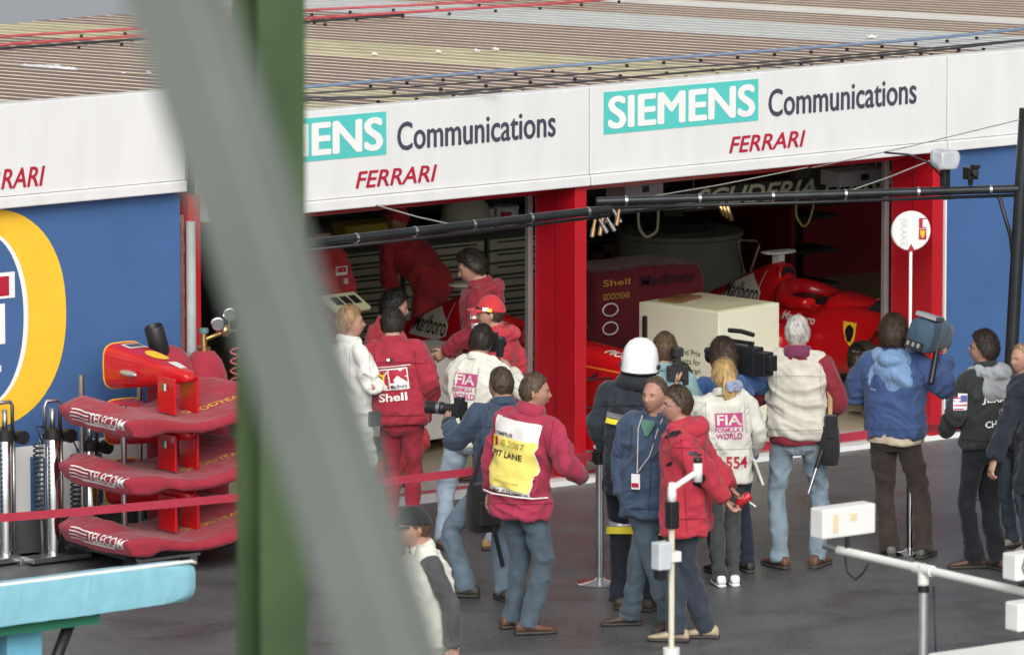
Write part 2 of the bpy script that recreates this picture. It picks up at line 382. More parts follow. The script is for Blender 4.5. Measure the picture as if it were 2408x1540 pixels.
def roof_sheet(parent, x0, nrib, kind, base, y0=.04, y1=11., p=.2):
    b = MB(); jag = random.uniform(-.12, .12)
    y1 = y1+jag
    for i in range(nrib):
        xa = x0+i*p
        prof = [(xa, .0), (xa+.030*p/.2, .0), (xa+.040*p/.2, 0.010), (xa+p-.010, 0.010), (xa+p, .0)]
        for k in range(4):
            V = []
            for yy in (y0, y0+(y1-y0)*.5, y1):
                V += [(prof[k][0], yy, roofz(yy, base)+prof[k][1]), (prof[k+1][0], yy, roofz(yy, base)+prof[k+1][1])]
            b.add(V, [(0, 1, 3, 2), (2, 3, 5, 4)], 1 if k < 2 else 0)  # valley and camera-side web share the pale colour; the web's light is painted
    return b.build('roof_sheet', [RM[kind], M_VALG if kind in ('grey', 'white') else M_VAL], parent)
x = -3.6
bounds = [-3.6, -3.3, -2.6, -1.9, -1.5, -.95, 1.0, 1.24, 2.05, 4.2, 5.35, 6.25, 6.7, 14.0]
for a, b_ in zip(bounds[:-1], bounds[1:]):
    k = band((a+b_)/2); n = max(1, round((b_-a)/.2)); i = 0
    while i < n:
        c = min(5, n-i); roof_sheet(roof, a+i*(b_-a)/n, c, k, 3.0, p=(b_-a)/n); i += c
# the roof's under-deck, so no light falls through
MB().add([(-3.6, .05, 2.95), (14, .05, 2.95), (14, 11, 2.95-.6), (-3.6, 11, 2.95-.6)], [(0, 1, 2, 3)]).build('roof_deck', M_INW, roof)
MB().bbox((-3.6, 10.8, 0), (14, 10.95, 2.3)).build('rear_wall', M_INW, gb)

# ------------------------------------------------------------------ the neighbouring garage on the left, a step higher
LY = .02
lb = empty('garage_building', (-3.6, LY, 0), label='raised blue-walled garage next door with a yellow ring emblem on it', cat='building')
lb2 = lb
def LB(o):  # children keep world coordinates
    o.matrix_parent_inverse = lb.matrix_basis.inverted(); return o
def lquad(px, Y): return plane_quad(px, Y)
x0, x1, z0, z1 = lquad([(0, 487), (437, 455), (437, 212), (0, 245)], LY-.1)
f = fascia(lb, x1-7.0, x1, z0, z1, LY-.1); LB(f)
MB().bbox((x1, LY-.1, z0), (x1+.012, LY+.05, z1)).build('edge_trim', M_ALU, f)
q0, q1, r0, r1 = lquad([(-75, 452), (103, 436), (107, 391), (-69, 405)], LY-.1)
sign_text('lettering', 'FERRARI', rectq(q0, q1, r0, r1, LY-.101), M_REDINK, f, shear=.25, heavy=((0, 0), (.004, 0), (-.004, 0), (0, .003), (0, -.003)))
wx1 = onY(425, 800, LY)[0]
bw = MB().bbox((wx1-9, LY, .0), (wx1, LY+.1, z0+.1)).build('blue_wall', M_BLUE, lb); LB(bw)
# yellow ring emblem
def ringshape(cx, cz, ax, az, n, k=64):
    out = []
    for i in range(k):
        a = 2*math.pi*i/k; c, s_ = math.cos(a), math.sin(a)
        out.append((cx+ax*abs(c)**(2/n)*math.copysign(1, c), cz+az*abs(s_)**(2/n)*math.copysign(1, s_)))
    return out
ctr = onY(-40, 752, LY); ro = onY(155, 752, LY); rt = onY(-30, 508, LY)
ax = ro[0]-ctr[0]; az = .80
ri = onY(66, 752, LY)[0]-ctr[0]
def ring(name, A, B, m, off):
    k = len(A); V = [(p[0], LY-off, p[1]) for p in A]+[(p[0], LY-off, p[1]) for p in B]
    o = MB().add(V, [(i, (i+1) % k, k+(i+1) % k, k+i) for i in range(k)]).build(name, m, lb); LB(o); return o
ring('yellow_ring', ringshape(ctr[0], ctr[2], ax, az, 2.25), ringshape(ctr[0], ctr[2], ri, az*.80, 2.1), M_YEL, .004)
ring('white_outline', ringshape(ctr[0], ctr[2], ri, az*.80, 2.1), ringshape(ctr[0], ctr[2], ri-.04, az*.775, 2.1), M_WHITE, .004)
def wallrect(name, px, m, off):
    a, b_, c, d = lquad(px, LY); o = MB().bbox((a, LY-off, c), (b_, LY+.01, d)).build(name, m, lb); LB(o); return o
wallrect('emblem_block', [(-60, 708), (34, 700), (34, 640), (-60, 646)], M_WHITE, .005)
wallrect('emblem_block', [(-60, 702), (20, 695), (20, 650), (-60, 655)], M_REDINK, .008)
wallrect('emblem_block', [(-60, 815), (11, 808), (11, 714), (-60, 720)], M_WHITE, .005)
wallrect('emblem_block', [(-60, 880), (2, 874), (2, 860), (-60, 864)], M_WHITE, .005)
wallrect('white_band', [(30, 1222), (460, 1160), (460, 1000), (30, 1056)], M_WHITE, .006)
a, b_, c, d = lquad([(70, 1210), (118, 1204), (118, 1068), (70, 1074)], LY)
o = sign_text('lettering', 'B', rectq(a, b_, c, d, LY-.007), M_BLUE, lb, bold=.06); LB(o)
a, b_, c, d = lquad([(178, 1200), (240, 1194), (240, 1054), (178, 1062)], LY)
o = sign_text('lettering', 'C', rectq(a, b_, c, d, LY-.007), M_BLUE, lb, bold=.06); LB(o)
lroof = MB().bbox((-12, LY+.1, 2.6), (-3.62, LY+.2, z1-.05)).build('roof', M_INW, lb); LB(lroof)
xx = -12.
while xx < -3.7:
    roof_sheet(lroof, xx, 5, random.choice(['brown', 'brown', 'grey']) if xx < -5 else 'brown', z1-.02, y0=LY+.03)
    xx += 1.0

# ------------------------------------------------------------------ people
def vnoise(P, seed=0):
    """smooth 3-D value noise, 0..1"""
    P = np.asarray(P, float); I = np.floor(P).astype(np.int64); f = P-I; f = f*f*(3-2*f); out = 0
    for dx in (0, 1):
        for dy in (0, 1):
            for dz in (0, 1):
                h = ((I[:, 0]+dx)*374761393+(I[:, 1]+dy)*668265263+(I[:, 2]+dz)*2147483647+seed*974711) & 0xffffffff
                h = ((h ^ (h >> 13))*1274126177) & 0xffffffff; h = (h ^ (h >> 16)) & 0xffff
                w = (f[:, 0] if dx else 1-f[:, 0])*(f[:, 1] if dy else 1-f[:, 1])*(f[:, 2] if dz else 1-f[:, 2])
                out = out+w*h/65535.
    return out
def remesh(mb, voxel, smooth=2, fac=.5):
    me = mb.mesh('r'); o = bpy.data.objects.new('r', me); col.objects.link(o)
    m = o.modifiers.new('r', 'REMESH'); m.mode = 'VOXEL'; m.voxel_size = voxel; m.adaptivity = 0
    if smooth: s = o.modifiers.new('s', 'SMOOTH'); s.iterations = smooth; s.factor = fac
    dg = bpy.context.evaluated_depsgraph_get(); r = bpy.data.meshes.new_from_object(o.evaluated_get(dg))
    V = np.empty(len(r.vertices)*3); r.vertices.foreach_get('co', V); V = V.reshape(-1, 3)
    F = [tuple(p.vertices) for p in r.polygons]
    N = np.empty(len(r.vertices)*3); r.vertices.foreach_get('normal', N); N = N.reshape(-1, 3)
    bpy.data.objects.remove(o); bpy.data.meshes.remove(me); bpy.data.meshes.remove(r)
    return V, F, N
def meshobj(name, V, F, m, parent, smooth=True):
    me = bpy.data.meshes.new(name); me.from_pydata(np.asarray(V).tolist(), [], F)
    if smooth: me.polygons.foreach_set('use_smooth', [True]*len(F))
    for k in (m if isinstance(m, (list, tuple)) else [m]): me.materials.append(k)
    o = bpy.data.objects.new(name, me); col.objects.link(o); o.parent = parent; return o
def skin_mat(name, c):
    if name in MATS: return MATS[name]
    m = mat(name, c, .5, var=.10, vs=14, spec=.35); b = m.node_tree.nodes['Principled BSDF']
    b.inputs['Subsurface Weight'].default_value = .12; b.inputs['Subsurface Radius'].default_value = (.012, .005, .003); b.inputs['Subsurface Scale'].default_value = 1.
    return m
def g(x, s): return np.exp(-(x/s)**2)
def headsurf(D):
    """unit directions (x right, y face, z up) -> points of a head about 0.236 m tall"""
    a, b, c = .081, .099, .119
    r = 1/np.sqrt((D[:, 0]/a)**2+(D[:, 1]/b)**2+(D[:, 2]/c)**2); P = D*r[:, None]
    z = P[:, 2]; y = P[:, 1]
    low = np.clip(-z/.11, 0, 1)
    P[:, 0] *= 1-.26*low**1.5
    back = np.clip(-y/.09, 0, 1)
    P[:, 1] *= 1-.30*low*back
    P[:, 1] += .012*low*np.clip(y/.05, 0, 1)
    fr = np.clip(y/.04, 0, 1); x = P[:, 0]; z = P[:, 2]
    up = np.clip((.025-z)/.055, 0, 1)
    P[:, 1] += fr*(.026*g(x, .0125)*g(z+.026, .017)+.013*g(x, .010)*g(z+.004, .02)+.009*g(z-.024, .010)*g(np.abs(x)-.028, .026)
                   - .016*(g(x-.031, .014)+g(x+.031, .014))*g(z-.006, .012)+.006*g(z+.056, .006)*g(x, .020)+.005*g(z+.068, .006)*g(x, .018)
                   - .004*g(z+.062, .004)*g(x, .022)+.009*g(z+.097, .014)*g(x, .02)+.004*(g(x-.045, .02)+g(x+.045, .02))*g(z+.022, .02))
    return P
def sph(n, m):
    D = []; F = []
    for i in range(m+1):
        t = math.pi*i/m
        for k in range(n):
            a = 2*math.pi*k/n; D.append((math.sin(t)*math.cos(a), math.sin(t)*math.sin(a), -math.cos(t)))
    for i in range(m):
        for k in range(n): k2 = (k+1) % n; F.append((i*n+k, i*n+k2, (i+1)*n+k2, (i+1)*n+k))
    return np.array(D), F
HD, HF = sph(72, 48)
def smooth01(x): x = np.clip(x, 0, 1); return x*x*(3-2*x)
def resample(P, n):
    P = np.array(P, float); s = np.r_[0, np.cumsum(np.linalg.norm(np.diff(P, axis=0), axis=1))]
    t = np.linspace(0, s[-1], n); Q = np.stack([np.interp(t, s, P[:, i]) for i in range(3)], 1)
    for _ in range(2): Q[1:-1] = .5*Q[1:-1]+.25*(Q[:-2]+Q[2:])
    return Q, t/s[-1]
def hand(mb, w, d, pn, side, curl=.5, k=1., spread=1., mi=0):
    """palm, four fingers and a thumb; d along the forearm, pn out of the palm, side +1/-1 picks the thumb's side"""
    w = Vector(w); d = Vector(d).normalized(); pn = Vector(pn); pn = (pn-d*pn.dot(d)).normalized(); ts = d.cross(pn)*side
    mb.tube([w-d*.05*k, w, w+d*.03*k, w+d*.065*k, w+d*.09*k], [.027*k, .027*k, .038*k, .041*k, .036*k], 12, mi, True, .42, ref=ts)
    for j, (off, ln) in enumerate(((.030, .068), (.0105, .077), (-.0095, .073), (-.029, .058))):
        p = w+d*.080*k+ts*off*k; pts = [p]; dd = (d+ts*off*4*spread).normalized(); rr = [.0098*k]
        for q, fr in enumerate((.42, .33, .25)):
            ang = curl*(.55+.5*q)+.05*j; M = Matrix.Rotation(ang, 3, dd.cross(pn).normalized()); dd = M @ dd
            p = p+dd*ln*fr*k; pts.append(p); rr.append((.0092-.0011*q)*k)
        mb.tube(pts, rr, 8, mi)
    p = w+d*.025*k+ts*.030*k; dd = (d*.65+ts*.75+pn*.35).normalized(); pts = [p, p+dd*.032*k]
    dd = (d*.9+ts*.25+pn*.35).normalized(); pts += [pts[-1]+dd*.028*k, pts[-1]+dd*.028*k+(d+pn*.4).normalized()*.022*k]
    mb.tube(pts, [.014*k, .0115*k, .0105*k, .008*k], 8, mi)

def folds(V, amp, seed):
    """long soft drapery ridges: some hanging, some slanting"""
    w = np.stack([vnoise(V*3.1+i*7, seed+i) for i in range(3)], 1)-.5
    q = V+w*.22; R1 = np.array(Matrix.Rotation(.9, 3, 'Y') @ Matrix.Rotation(.5, 3, 'X')); R2 = np.array(Matrix.Rotation(-1.1, 3, 'Y') @ Matrix.Rotation(.4, 3, 'Z'))
    def rdg(P): return (1-np.abs(2*vnoise(P, seed+5)-1))**1.6
    a = rdg(q*[10, 10, 2.2]); b = rdg((q@R1)*[9.5, 9.5, 2.4]+9); c = rdg((q@R2)*[9.5, 9.5, 2.4]+17)
    m = smooth01((vnoise(V*2.4+3, seed+8)-.3)/.4); m2 = smooth01((vnoise(V*2.4+13, seed+9)-.3)/.4)
    f = (a*(1-m)+b*m)*(1-m2)+c*m2
    f2 = rdg((q@R2)*[21, 21, 6]+29)*m+rdg((q@R1)*[21, 21, 6]+41)*(1-m)
    return (f-.45)*amp*2.8+(f2-.45)*amp*1.0+(vnoise(V*3.5+5, seed+2)-.5)*amp*1.2
PEOPLE = {}
def person(key, label, head_px=None, foot_px=None, H=None, face=0., lean=(0., 0.), twist=0., head=(0., 0., 0.), armR=None, armL=None,
           feet=None, feet_px=None, drop=0., skin=(.44, .25, .18), hair=('short', (.05, .035, .025)), top=None, legs=None, shoe=(.06, .03, .015),
           bulk=1., hands=(True, True), curl=(.5, .5), palm=None, facial=True, group='people in the pit lane', floor=0., hem=1., voxel=.0102, pos=None):
    # --- where: feet on the ground; height from the photo
    if foot_px is None and feet_px is not None: foot_px = ((feet_px[0][0]+feet_px[1][0])/2, (feet_px[0][1]+feet_px[1][1])/2)
    if pos is not None: P = np.array([pos[0], pos[1], floor])
    elif foot_px is not None:
        P = onZ(*foot_px, floor)
        if H is None:
            d = ray(*head_px); t = (P-CAM)@Fh/(d@Fh); H = (CAM+d*t)[2]-floor
            H += drop
    else:
        P = onZ(*head_px, H+floor-drop); P = np.array([P[0], P[1], floor])
    k = H/1.775
    dirv = math.cos(rad(face))*Fh+math.sin(rad(face))*Rh; rz = math.atan2(-dirv[0], dirv[1])
    root = empty('person', P, rz, label=label, cat='person', group=group)
    rng = np.random.RandomState(abs(hash(key)) % 1000 if False else sum(map(ord, key))*7)
    sd_ = rng.randint(1000)
    sway = rng.uniform(-3.2, 3.2); LF, LS, TW = rad(lean[0]), rad(lean[1]+sway), rad(twist+rng.uniform(-6, 6)); hsh = -sway*.007*k
    piv = np.array([0, 0, .97*k-drop])
    def rot(t): return np.array(Matrix.Rotation(-LF*t, 3, 'X') @ Matrix.Rotation(LS*t, 3, 'Y') @ Matrix.Rotation(-TW*t, 3, 'Z'))
    def bend(p):
        p = np.array(p, float)*k; t = float(smooth01((p[2]-.84*k)/(.34*k))); p = p-np.array([0, 0, drop])
        return rot(t)@(p-piv)+piv+np.array([hsh, 0, 0])
    Rup = rot(1.)
    # --- legs
    if feet_px is not None:
        fw_ = []
        c, s_ = math.cos(-rz), math.sin(-rz)
        for fp in feet_px[:2]:
            q = onZ(*fp[:2], floor)-P; fw_.append((c*q[0]-s_*q[1], s_*q[0]+c*q[1], fp[2] if len(fp) > 2 else 0.))
        feet = fw_
    if feet is None: feet = [(.10, .0, 8), (-.10, .0, -8)]
    # --- head
    Rh_ = np.array(Matrix.Rotation(-rad(head[0]), 3, 'Z') @ Matrix.Rotation(rad(head[1]), 3, 'X') @ Matrix.Rotation(rad(head[2]), 3, 'Y'))
    Rhead = np.array(Matrix.Rotation(-TW*0, 3, 'Z'))@(rot(.35) if abs(lean[0]) > 30 else rot(.5))@Rh_
    nb = bend((0, -.015, 1.50)); hc = nb+Rhead@np.array([0, .016, .142])*k; hk = k*1.005
    if head_px is not None:      # lean, then step sideways, until the head stands where the photo has it
        c, s_ = math.cos(rz), math.sin(rz); hw = P+np.array([c*hc[0]-s_*hc[1], s_*hc[0]+c*hc[1], hc[2]]); dv = hw-CAM
        want = CAM+ray(head_px[0], 770)*((dv@Fh)/(ray(head_px[0], 770)@Fh)); dx = float((want-hw)@Rh)
        rl = (c*Rh[0]+s_*Rh[1], -s_*Rh[0]+c*Rh[1]); a_ = max(-rad(5), min(rad(5), dx/(.66*k))) if abs(lean[0]) < 30 else 0.
        LS += a_*rl[0]; LF += a_*rl[1]; Rup = rot(1.); Rhead = rot(.5)@Rh_ if abs(lean[0]) <= 30 else rot(.35)@Rh_
        nb = bend((0, -.015, 1.50)); hc = nb+Rhead@np.array([0, .016, .142])*k
        rest = dx-a_*.66*k; P = P+Rh*rest; root.location = P
        if feet_px is not None: feet = [(fx-rest*rl[0], fy-rest*rl[1], fa) for fx, fy, fa in feet]
    def hp(p): return hc+(Rhead@(np.array(p, float).T)).T*hk if np.ndim(p) == 1 else hc+(np.array(p)@Rhead.T)*hk
    legsP = []
    for sgn, (fx, fy, fyaw) in zip((1, -1), feet):
        hip = np.array([.086*sgn*k+hsh, 0, .92*k-drop+.010*sgn*np.sign(hsh)]); an = np.array([fx, fy-.02, .095*k])
        v = an-hip; Ld = np.linalg.norm(v); L1, L2 = .435*k, .415*k
        if Ld > L1+L2-.004: L1 = L2 = (Ld+.004)/2
        a = (L1*L1-L2*L2+Ld*Ld)/(2*Ld); h = math.sqrt(max(L1*L1-a*a, 0))
        fwd = np.array([-math.sin(rad(-fyaw)), math.cos(rad(fyaw)), 0]); vd = v/Ld
        fwd = fwd-vd*(fwd@vd); fwd /= np.linalg.norm(fwd)
        legsP.append((hip, hip+vd*a+fwd*h, an, fyaw))
    # --- arms
    armR = armR or ((.16, -.05, -1), (.05, .25, -1)); armL = armL or ((.16, -.05, -1), (.05, .25, -1)); arms = []
    for sgn, ar in ((1, armR), (-1, armL)):
        sh = bend((.178*sgn, -.01, 1.435)); u = np.array(ar[0], float)*[sgn, 1, 1]; w = np.array(ar[1], float)*[sgn, 1, 1]
        u = Rup@(u/np.linalg.norm(u)); w = Rup@(w/np.linalg.norm(w)); el = sh+u*.285*k; wr = el+w*.25*k
        arms.append((sh, el, wr, u, w))
    # --- body: one continuous skin (hands joined on at the wrists, inside the cuffs)
    b = MB(); b.add(hp(headsurf(HD)), HF)
    for sx in (1, -1):
        b.ell(hp((.080*sx, -.012, -.004)), (.011*k, .019*k, .031*k), 12, 8, M=Matrix((Rhead@np.array(Matrix.Rotation(.35*sx, 3, 'Z'))).tolist()))
    b.tube([bend((0, -.02, 1.40)), nb, hp((0, -.020, -.05)), hp((0, -.012, -.01))], [.080*k, .066*k, .062*k, .055*k], 16)
    TR = [(.86, .13, .09, 0), (.95, .155, .10, 0), (1.06, .14, .09, 0), (1.2, .15, .10, 0), (1.34, .165, .10, -.005), (1.43, .15, .08, -.01), (1.49, .07, .06, -.015)]
    def ringz(z, rx, ry, yo, e=2.4, n=28, wob=0., ph=0.):
        out = []
        for i in range(n):
            a = 2*math.pi*i/n; c, s_ = math.cos(a), math.sin(a); w = 1+wob*math.sin(3*a+ph)
            out.append(bend((rx*w*abs(c)**(2/e)*math.copysign(1, c), yo+ry*w*abs(s_)**(2/e)*math.copysign(1, s_), z)))
        return out
    b.loft([ringz(*t) for t in TR])
    for (hip, kn, an, yw) in legsP: b.tube([hip, (hip+kn)/2, kn, (kn+an)/2, an], [.06*k, .05*k, .038*k, .036*k, .028*k], 10)
    for (sh, el, wr, u, w) in arms: b.tube([sh, (sh+el)/2, el, (el+wr)/2, wr+w*.01], [.05*k, .045*k, .038*k, .034*k, .026*k], 10)
    V, F, N = remesh(b, voxel if facial else .0135, 1, .4)
    hb = MB()
    pls = palm or ((0, 0, 0), (0, 0, 0))
    for i, (sgn, (sh, el, wr, u, w)) in enumerate(zip((1, -1), arms)):
        if hands[i]:
            pn = np.array(pls[i], float)*[sgn, 1, 1]
            pn = Rup@pn if np.linalg.norm(pn) > 0 else Rup@np.array([-sgn*1., .15, 0])
            hand(hb, wr+w*.02, w, pn, 1 if sgn*1 > 0 else -1, curl[i], k)
    nv = len(V); V2 = np.vstack([V, np.array(hb.v).reshape(-1, 3)]) if hb.v else V; F2 = F+[tuple(i+nv for i in f) for f in hb.f]
    body = meshobj('body', V2, F2, skin_mat('skin_%.2f_%.2f' % (skin[0], skin[1]), skin), root)
    # --- face details
    if facial:
        for sx in (1, -1):
            e = MB(); e.ell(hp((.031*sx, .077, .006)), (.0135*k, .008*k, .0062*k), 10, 6, 0, Matrix(Rhead.tolist()))
            e.ell(hp((.031*sx, .0825, .0062)), (.0065*k, .004*k, .0060*k), 8, 6, 1, Matrix(Rhead.tolist()))
            e.build('eye', [mat('eye_white_shaded', (.32, .29, .27), .3), mat('eye_dark', (.03, .02, .015), .2)], root, smooth=True)  # whites darkened: the shade under the brow is put into their colour
            e = MB(); e.tube([hp((.014*sx, .094, .022)), hp((.030*sx, .0925, .027)), hp((.047*sx, .082, .022))], [.0035*k, .0045*k, .002*k], 6, asp=.8)
            e.build('eyebrow', mat('brow_%.2f' % hair[1][0], np.array(hair[1])*.6, .9), root, smooth=True)
        e = MB(); e.tube([hp((-.022, .094, -.0615)), hp((0, .1015, -.060)), hp((.022, .094, -.0615))], [.002*k, .0042*k, .002*k], 6, asp=1.3)
        e.build('mouth', mat('lip', (.33, .13, .11), .5), root, smooth=True)
    # --- hair
    st, hcol = hair[0], hair[1]
    if st != 'none':
        D = HD; Pn = headsurf(D); x, y, z = Pn[:, 0], Pn[:, 1], Pn[:, 2]
        yy = y/.097
        line = np.interp(yy, [-1, -.55, -.2, .0, .22, .45, .75, 1.], [-.088, -.075, -.05, -.012, .012, .048, .068, .072] if st != 'long' else [-.12, -.12, -.11, -.09, -.02, .045, .06, .064])
        if st == 'receding': line = np.interp(yy, [-1, -.55, -.2, .0, .22, .4, .6, 1.], [-.08, -.07, -.045, -.01, .03, .075, .1, .105])
        th = {'short': .013, 'crop': .007, 'receding': .008, 'long': .026, 'thick': .021, 'ponytail': .016}[st]
        msk = smooth01((z-line)/.016)
        nz = vnoise(Pn*[130, 130, 55]+sd_, sd_)*.6+vnoise(Pn*[60, 60, 30]+7, sd_+3)*.4
        off = -.010+msk*(th+.010)*(.65+.7*nz)+(msk > .5)*(.006*smooth01((z-.05)/.06))
        if st == 'long': off += msk*.016*smooth01((-z+.02)/.09)*(y < .04)
        Pn2 = Pn+D*off[:, None]
        keep = [f for f in HF if max(off[i] for i in f) > -.006]
        ho = meshobj('hair', hp(Pn2), keep, hair_mat(hcol), root)
        # loose tufts break up the outline
        idx = np.where(msk > .6)[0]; rs = np.random.RandomState(sd_); ns = 3000; ii = rs.choice(idx, ns); n_ = D[ii]
        base = np.array([0, -.55, -.75]) if st in ('long', 'ponytail', 'thick', 'receding') else np.array([0, .1, -.6])
        t = base+rs.normal(0, .45, (ns, 3))-n_*[.3, 0, 0]; t -= n_*(t*n_).sum(1)[:, None]; t /= np.linalg.norm(t, axis=1)[:, None]+1e-6
        side = np.cross(n_, t); ln = rs.uniform(.5, 1.2, ns)[:, None]*({'crop': .009, 'receding': .016, 'short': .022, 'thick': .034, 'long': .05, 'ponytail': .04}[st])
        p0 = Pn2[ii]-n_*.003+side*rs.normal(0, .004, ns)[:, None]+t*rs.normal(0, .004, ns)[:, None]; lift = rs.uniform(.0, .007, ns)[:, None]*(.6 if st == 'crop' else 1)
        wd_ = side*.0011; p1 = p0+t*ln*.55+n_*(.003+lift*.6); p2 = p0+t*ln+n_*lift*1.2
        VV = np.concatenate([p0-wd_, p0+wd_, p1+wd_, p1-wd_, p2]); q_ = np.arange(ns)
        FF = [(a_, a_+ns, a_+2*ns, a_+3*ns) for a_ in q_]+[(a_+3*ns, a_+2*ns, a_+4*ns) for a_ in q_]
        meshobj('hair_strands', hp(VV), FF, hair_mat(hcol), ho, False)
    # --- clothes
    T = dict(kind='jacket', c=(.3, .02, .04), hem=.84, loose=1., collar=True, hood=None, m=None); T.update(top or {})
    Lg = dict(c=(.1, .13, .2), loose=1., m=None); Lg.update(legs or {})
    mt = T['m'] or fabric('cloth_%s_top' % key, T['c'])
    ml = Lg['m'] or fabric('cloth_%s_legs' % key, Lg['c'])
    lo = T['loose']*bulk*.905
    def torso(mb, hemz, lo, e=2.5, neck=True):
        fl_ = T.get('flare', 1.); rs = [(hemz-.004, .172*lo*fl_, .125*lo*fl_, 0), (hemz, .188*lo*fl_, .140*lo*fl_, .004), (hemz+.05, .192*lo*(.4+.6*fl_), .142*lo*(.4+.6*fl_), .004), (.5*hemz+.5*1.12, .186*lo, .138*lo, .002), (1.14, .184*lo, .138*lo, .0),
              (1.28, .196*lo, .142*lo, -.004), (1.37, .198*lo, .134*lo, -.010), (1.43, .178*min(lo, 1.08), .112*lo, -.014), (1.475, .125, .088, -.016)]
        if neck: rs += [(1.505, .085, .075, -.014)]
        rs.sort(key=lambda t: t[0])
        mb.loft([ringz(*t, e=e, wob=.02, ph=sd_+i*.9) for i, t in enumerate(rs)])
    def sleeves(mb, lo, cuff=1.):
        for (sh, el, wr, u, w) in arms:
            inn = bend((0, -.01, 1.42)); st_ = sh+(inn-sh)*.28
            Q, t = resample([st_, sh, el, wr+w*.012], 22)
            r = np.interp(t, [0, .15, .3, .55, .8, .95, 1], [.066, .076, .072, .063, .056, .051*cuff, .044*cuff])*lo*k
            r = r*(1+.10*(vnoise(np.stack([t*13+sd_, t*0+sh[0]*9, t*0], 1), sd_)-.5)*2*smooth01((t-.2)/.15))
            mb.tube(Q, r, 16)
    def finish(name, mb, m, amp, vox=.0105, sc=(7, 7, 9), drop_=None):
        V, F, N = remesh(mb, vox, 2)
        V = V+N*folds(V, amp, sd_)[:, None]
        o = meshobj(name, V, F, m, root); return V, F, o
    out = dict(root=root, bend=bend, Rup=Rup, hp=hp, Rhead=Rhead, k=k, arms=arms, hc=hc, H=H, P=P, rz=rz, body=body, legs=legsP)
    # trousers
    tb = MB()
    tb.loft([[(p[0], p[1], p[2]) for p in ringz(z, rx*Lg['loose'], ry*Lg['loose'], 0)] for z, rx, ry in ((.80, .09, .08), (.84, .148, .112), (.92, .162, .122), (1.0, .158, .116), (1.06, .15, .108), (1.075, .13, .09))])
    for (hip, kn, an, yw) in legsP:
        a2 = an+np.array([0, 0, -.045*k]); top_ = hip+np.array([0, 0, .01])
        Q, t = resample([top_, kn, a2], 26)
        r = np.interp(t, [0, .12, .45, .55, .85, 1], [.086, .085, .063, .060, .057, .062])*Lg['loose']*k*(.5+.5*bulk)
        fold = smooth01((t-.78)/.12)*.10+g(t-.5, .1)*.06+.025
        r = r*(1+fold*2*(vnoise(np.stack([t*24+sd_, t*0+hip[0]*30, t*0], 1), sd_+1)-.5))
        tb.tube(Q, r, 16)
    out['legs_m'] = finish('trousers', tb, ml, .0075, .0105)
    # shoes
    for (hip, kn, an, yw) in legsP:
        sb = MB(); Mz = Matrix.Translation(Vector((an[0], an[1]+0, 0))) @ Matrix.Rotation(-rad(yw), 4, 'Z')
        secs = [(-.085, .026, .06), (-.075, .034, .085), (-.04, .038, .098), (.02, .041, .095), (.07, .045, .072), (.12, .047, .056), (.165, .042, .046), (.195, .028, .036), (.203, .012, .028)]
        def ring_(y, w, h, z0):
            return [Mz @ (Vector((w*math.copysign(abs(math.cos(a))**.7, math.cos(a)), y, z0+(h-z0)*(.5+.5*math.copysign(abs(math.sin(a))**.8, math.sin(a)))))*k) for a in [2*math.pi*i/16 for i in range(16)]]
        sb.loft([ring_(y, w, h, .02) for y, w, h in secs], 0)
        sb.loft([ring_(y*1.02, w*1.06, .026, .001) for y, w, h in secs], 1)
        so_ = sb.build('shoe', [mat('shoe_%s' % key, shoe, .55, var=.25, vs=20), mat('shoe_sole', (.05, .045, .04), .8) if shoe[0] < .5 else M_WHITE2], root, smooth=True)
    # upper body
    if T['kind'] == 'vest':
        sb = MB(); torso(sb, 1.0, lo*.93); sleeves(sb, lo*.95)
        out['sleeves'] = finish('shirt', sb, fabric('cloth_%s_shirt' % key, T['c2']), .010)
        vb = MB(); torso(vb, T['hem'], lo*1.04, 2.7)
        for sgn in (1, -1):   # shoulder yokes
            vb.tube([bend((.05*sgn, -.012, 1.475)), bend((.11*sgn, -.012, 1.47)), bend((.165*sgn, -.012, 1.43))], [.06*k, .068*k, .058*k], 14)
        out['top_m'] = finish('vest', vb, mt, .013)
    else:
        jb = MB(); torso(jb, T['hem'], lo); sleeves(jb, lo)
        out['top_m'] = finish('jacket', jb, mt, T.get('amp', .014))
    if T.get('tail'):
        zt, zb, tm = T['tail']; tl = MB(); tl.loft([ringz(z, .180*lo*w_, .132*lo*w_, .003, wob=.02) for z, w_ in ((zb, .9), (zb+.006, 1.), (zt, .98), (zt+.02, .9))])
        V, F, N = remesh(tl, .010, 2); meshobj('shirt_tail', V+N*folds(V, .008, sd_+6)[:, None], F, tm, root)
    if T['collar']:
        cb = MB(); cp = []
        for i in range(17):
            a = rad(-60+300*i/16)+math.pi/2-rad(90)
            a = math.pi/2+rad(28)+rad(304)*i/16
            cp.append(bend((.084*math.cos(a), -.012+.080*math.sin(a), 1.515-.016*math.sin(a))))
        cb.tube(cp, .036*k*T.get('collarh', 1.), 12, asp=.42, ref=(0, 0, 1))
        V, F, N = remesh(cb, .008, 1); meshobj('collar', V, F, T.get('mc') or mt, root)
    if T['hood']:
        cb = MB(); cp = []; rr = []
        for i in range(21):
            u_ = i/20; a = math.pi/2+rad(35)+rad(290)*u_; bk = math.sin(math.pi*u_)
            cp.append(bend(((.105+.01*bk)*math.cos(a), -.02+(.09+.03*bk)*math.sin(a), 1.495-.03*bk))); rr.append((.022+.036*bk)*k)
        cb.tube(cp, rr, 12)
        hz = T.get('hoodsize', 1.); cb.ell(bend((0, -.135, 1.42-.05*hz)), (.115*k*hz, .05*k, .10*k*hz), 16, 10)
        V, F, N = remesh(cb, .010, 2); V = V+N*folds(V, .014, sd_+4)[:, None]
        out['hood'] = meshobj('hood', V, F, T['hood'], root)
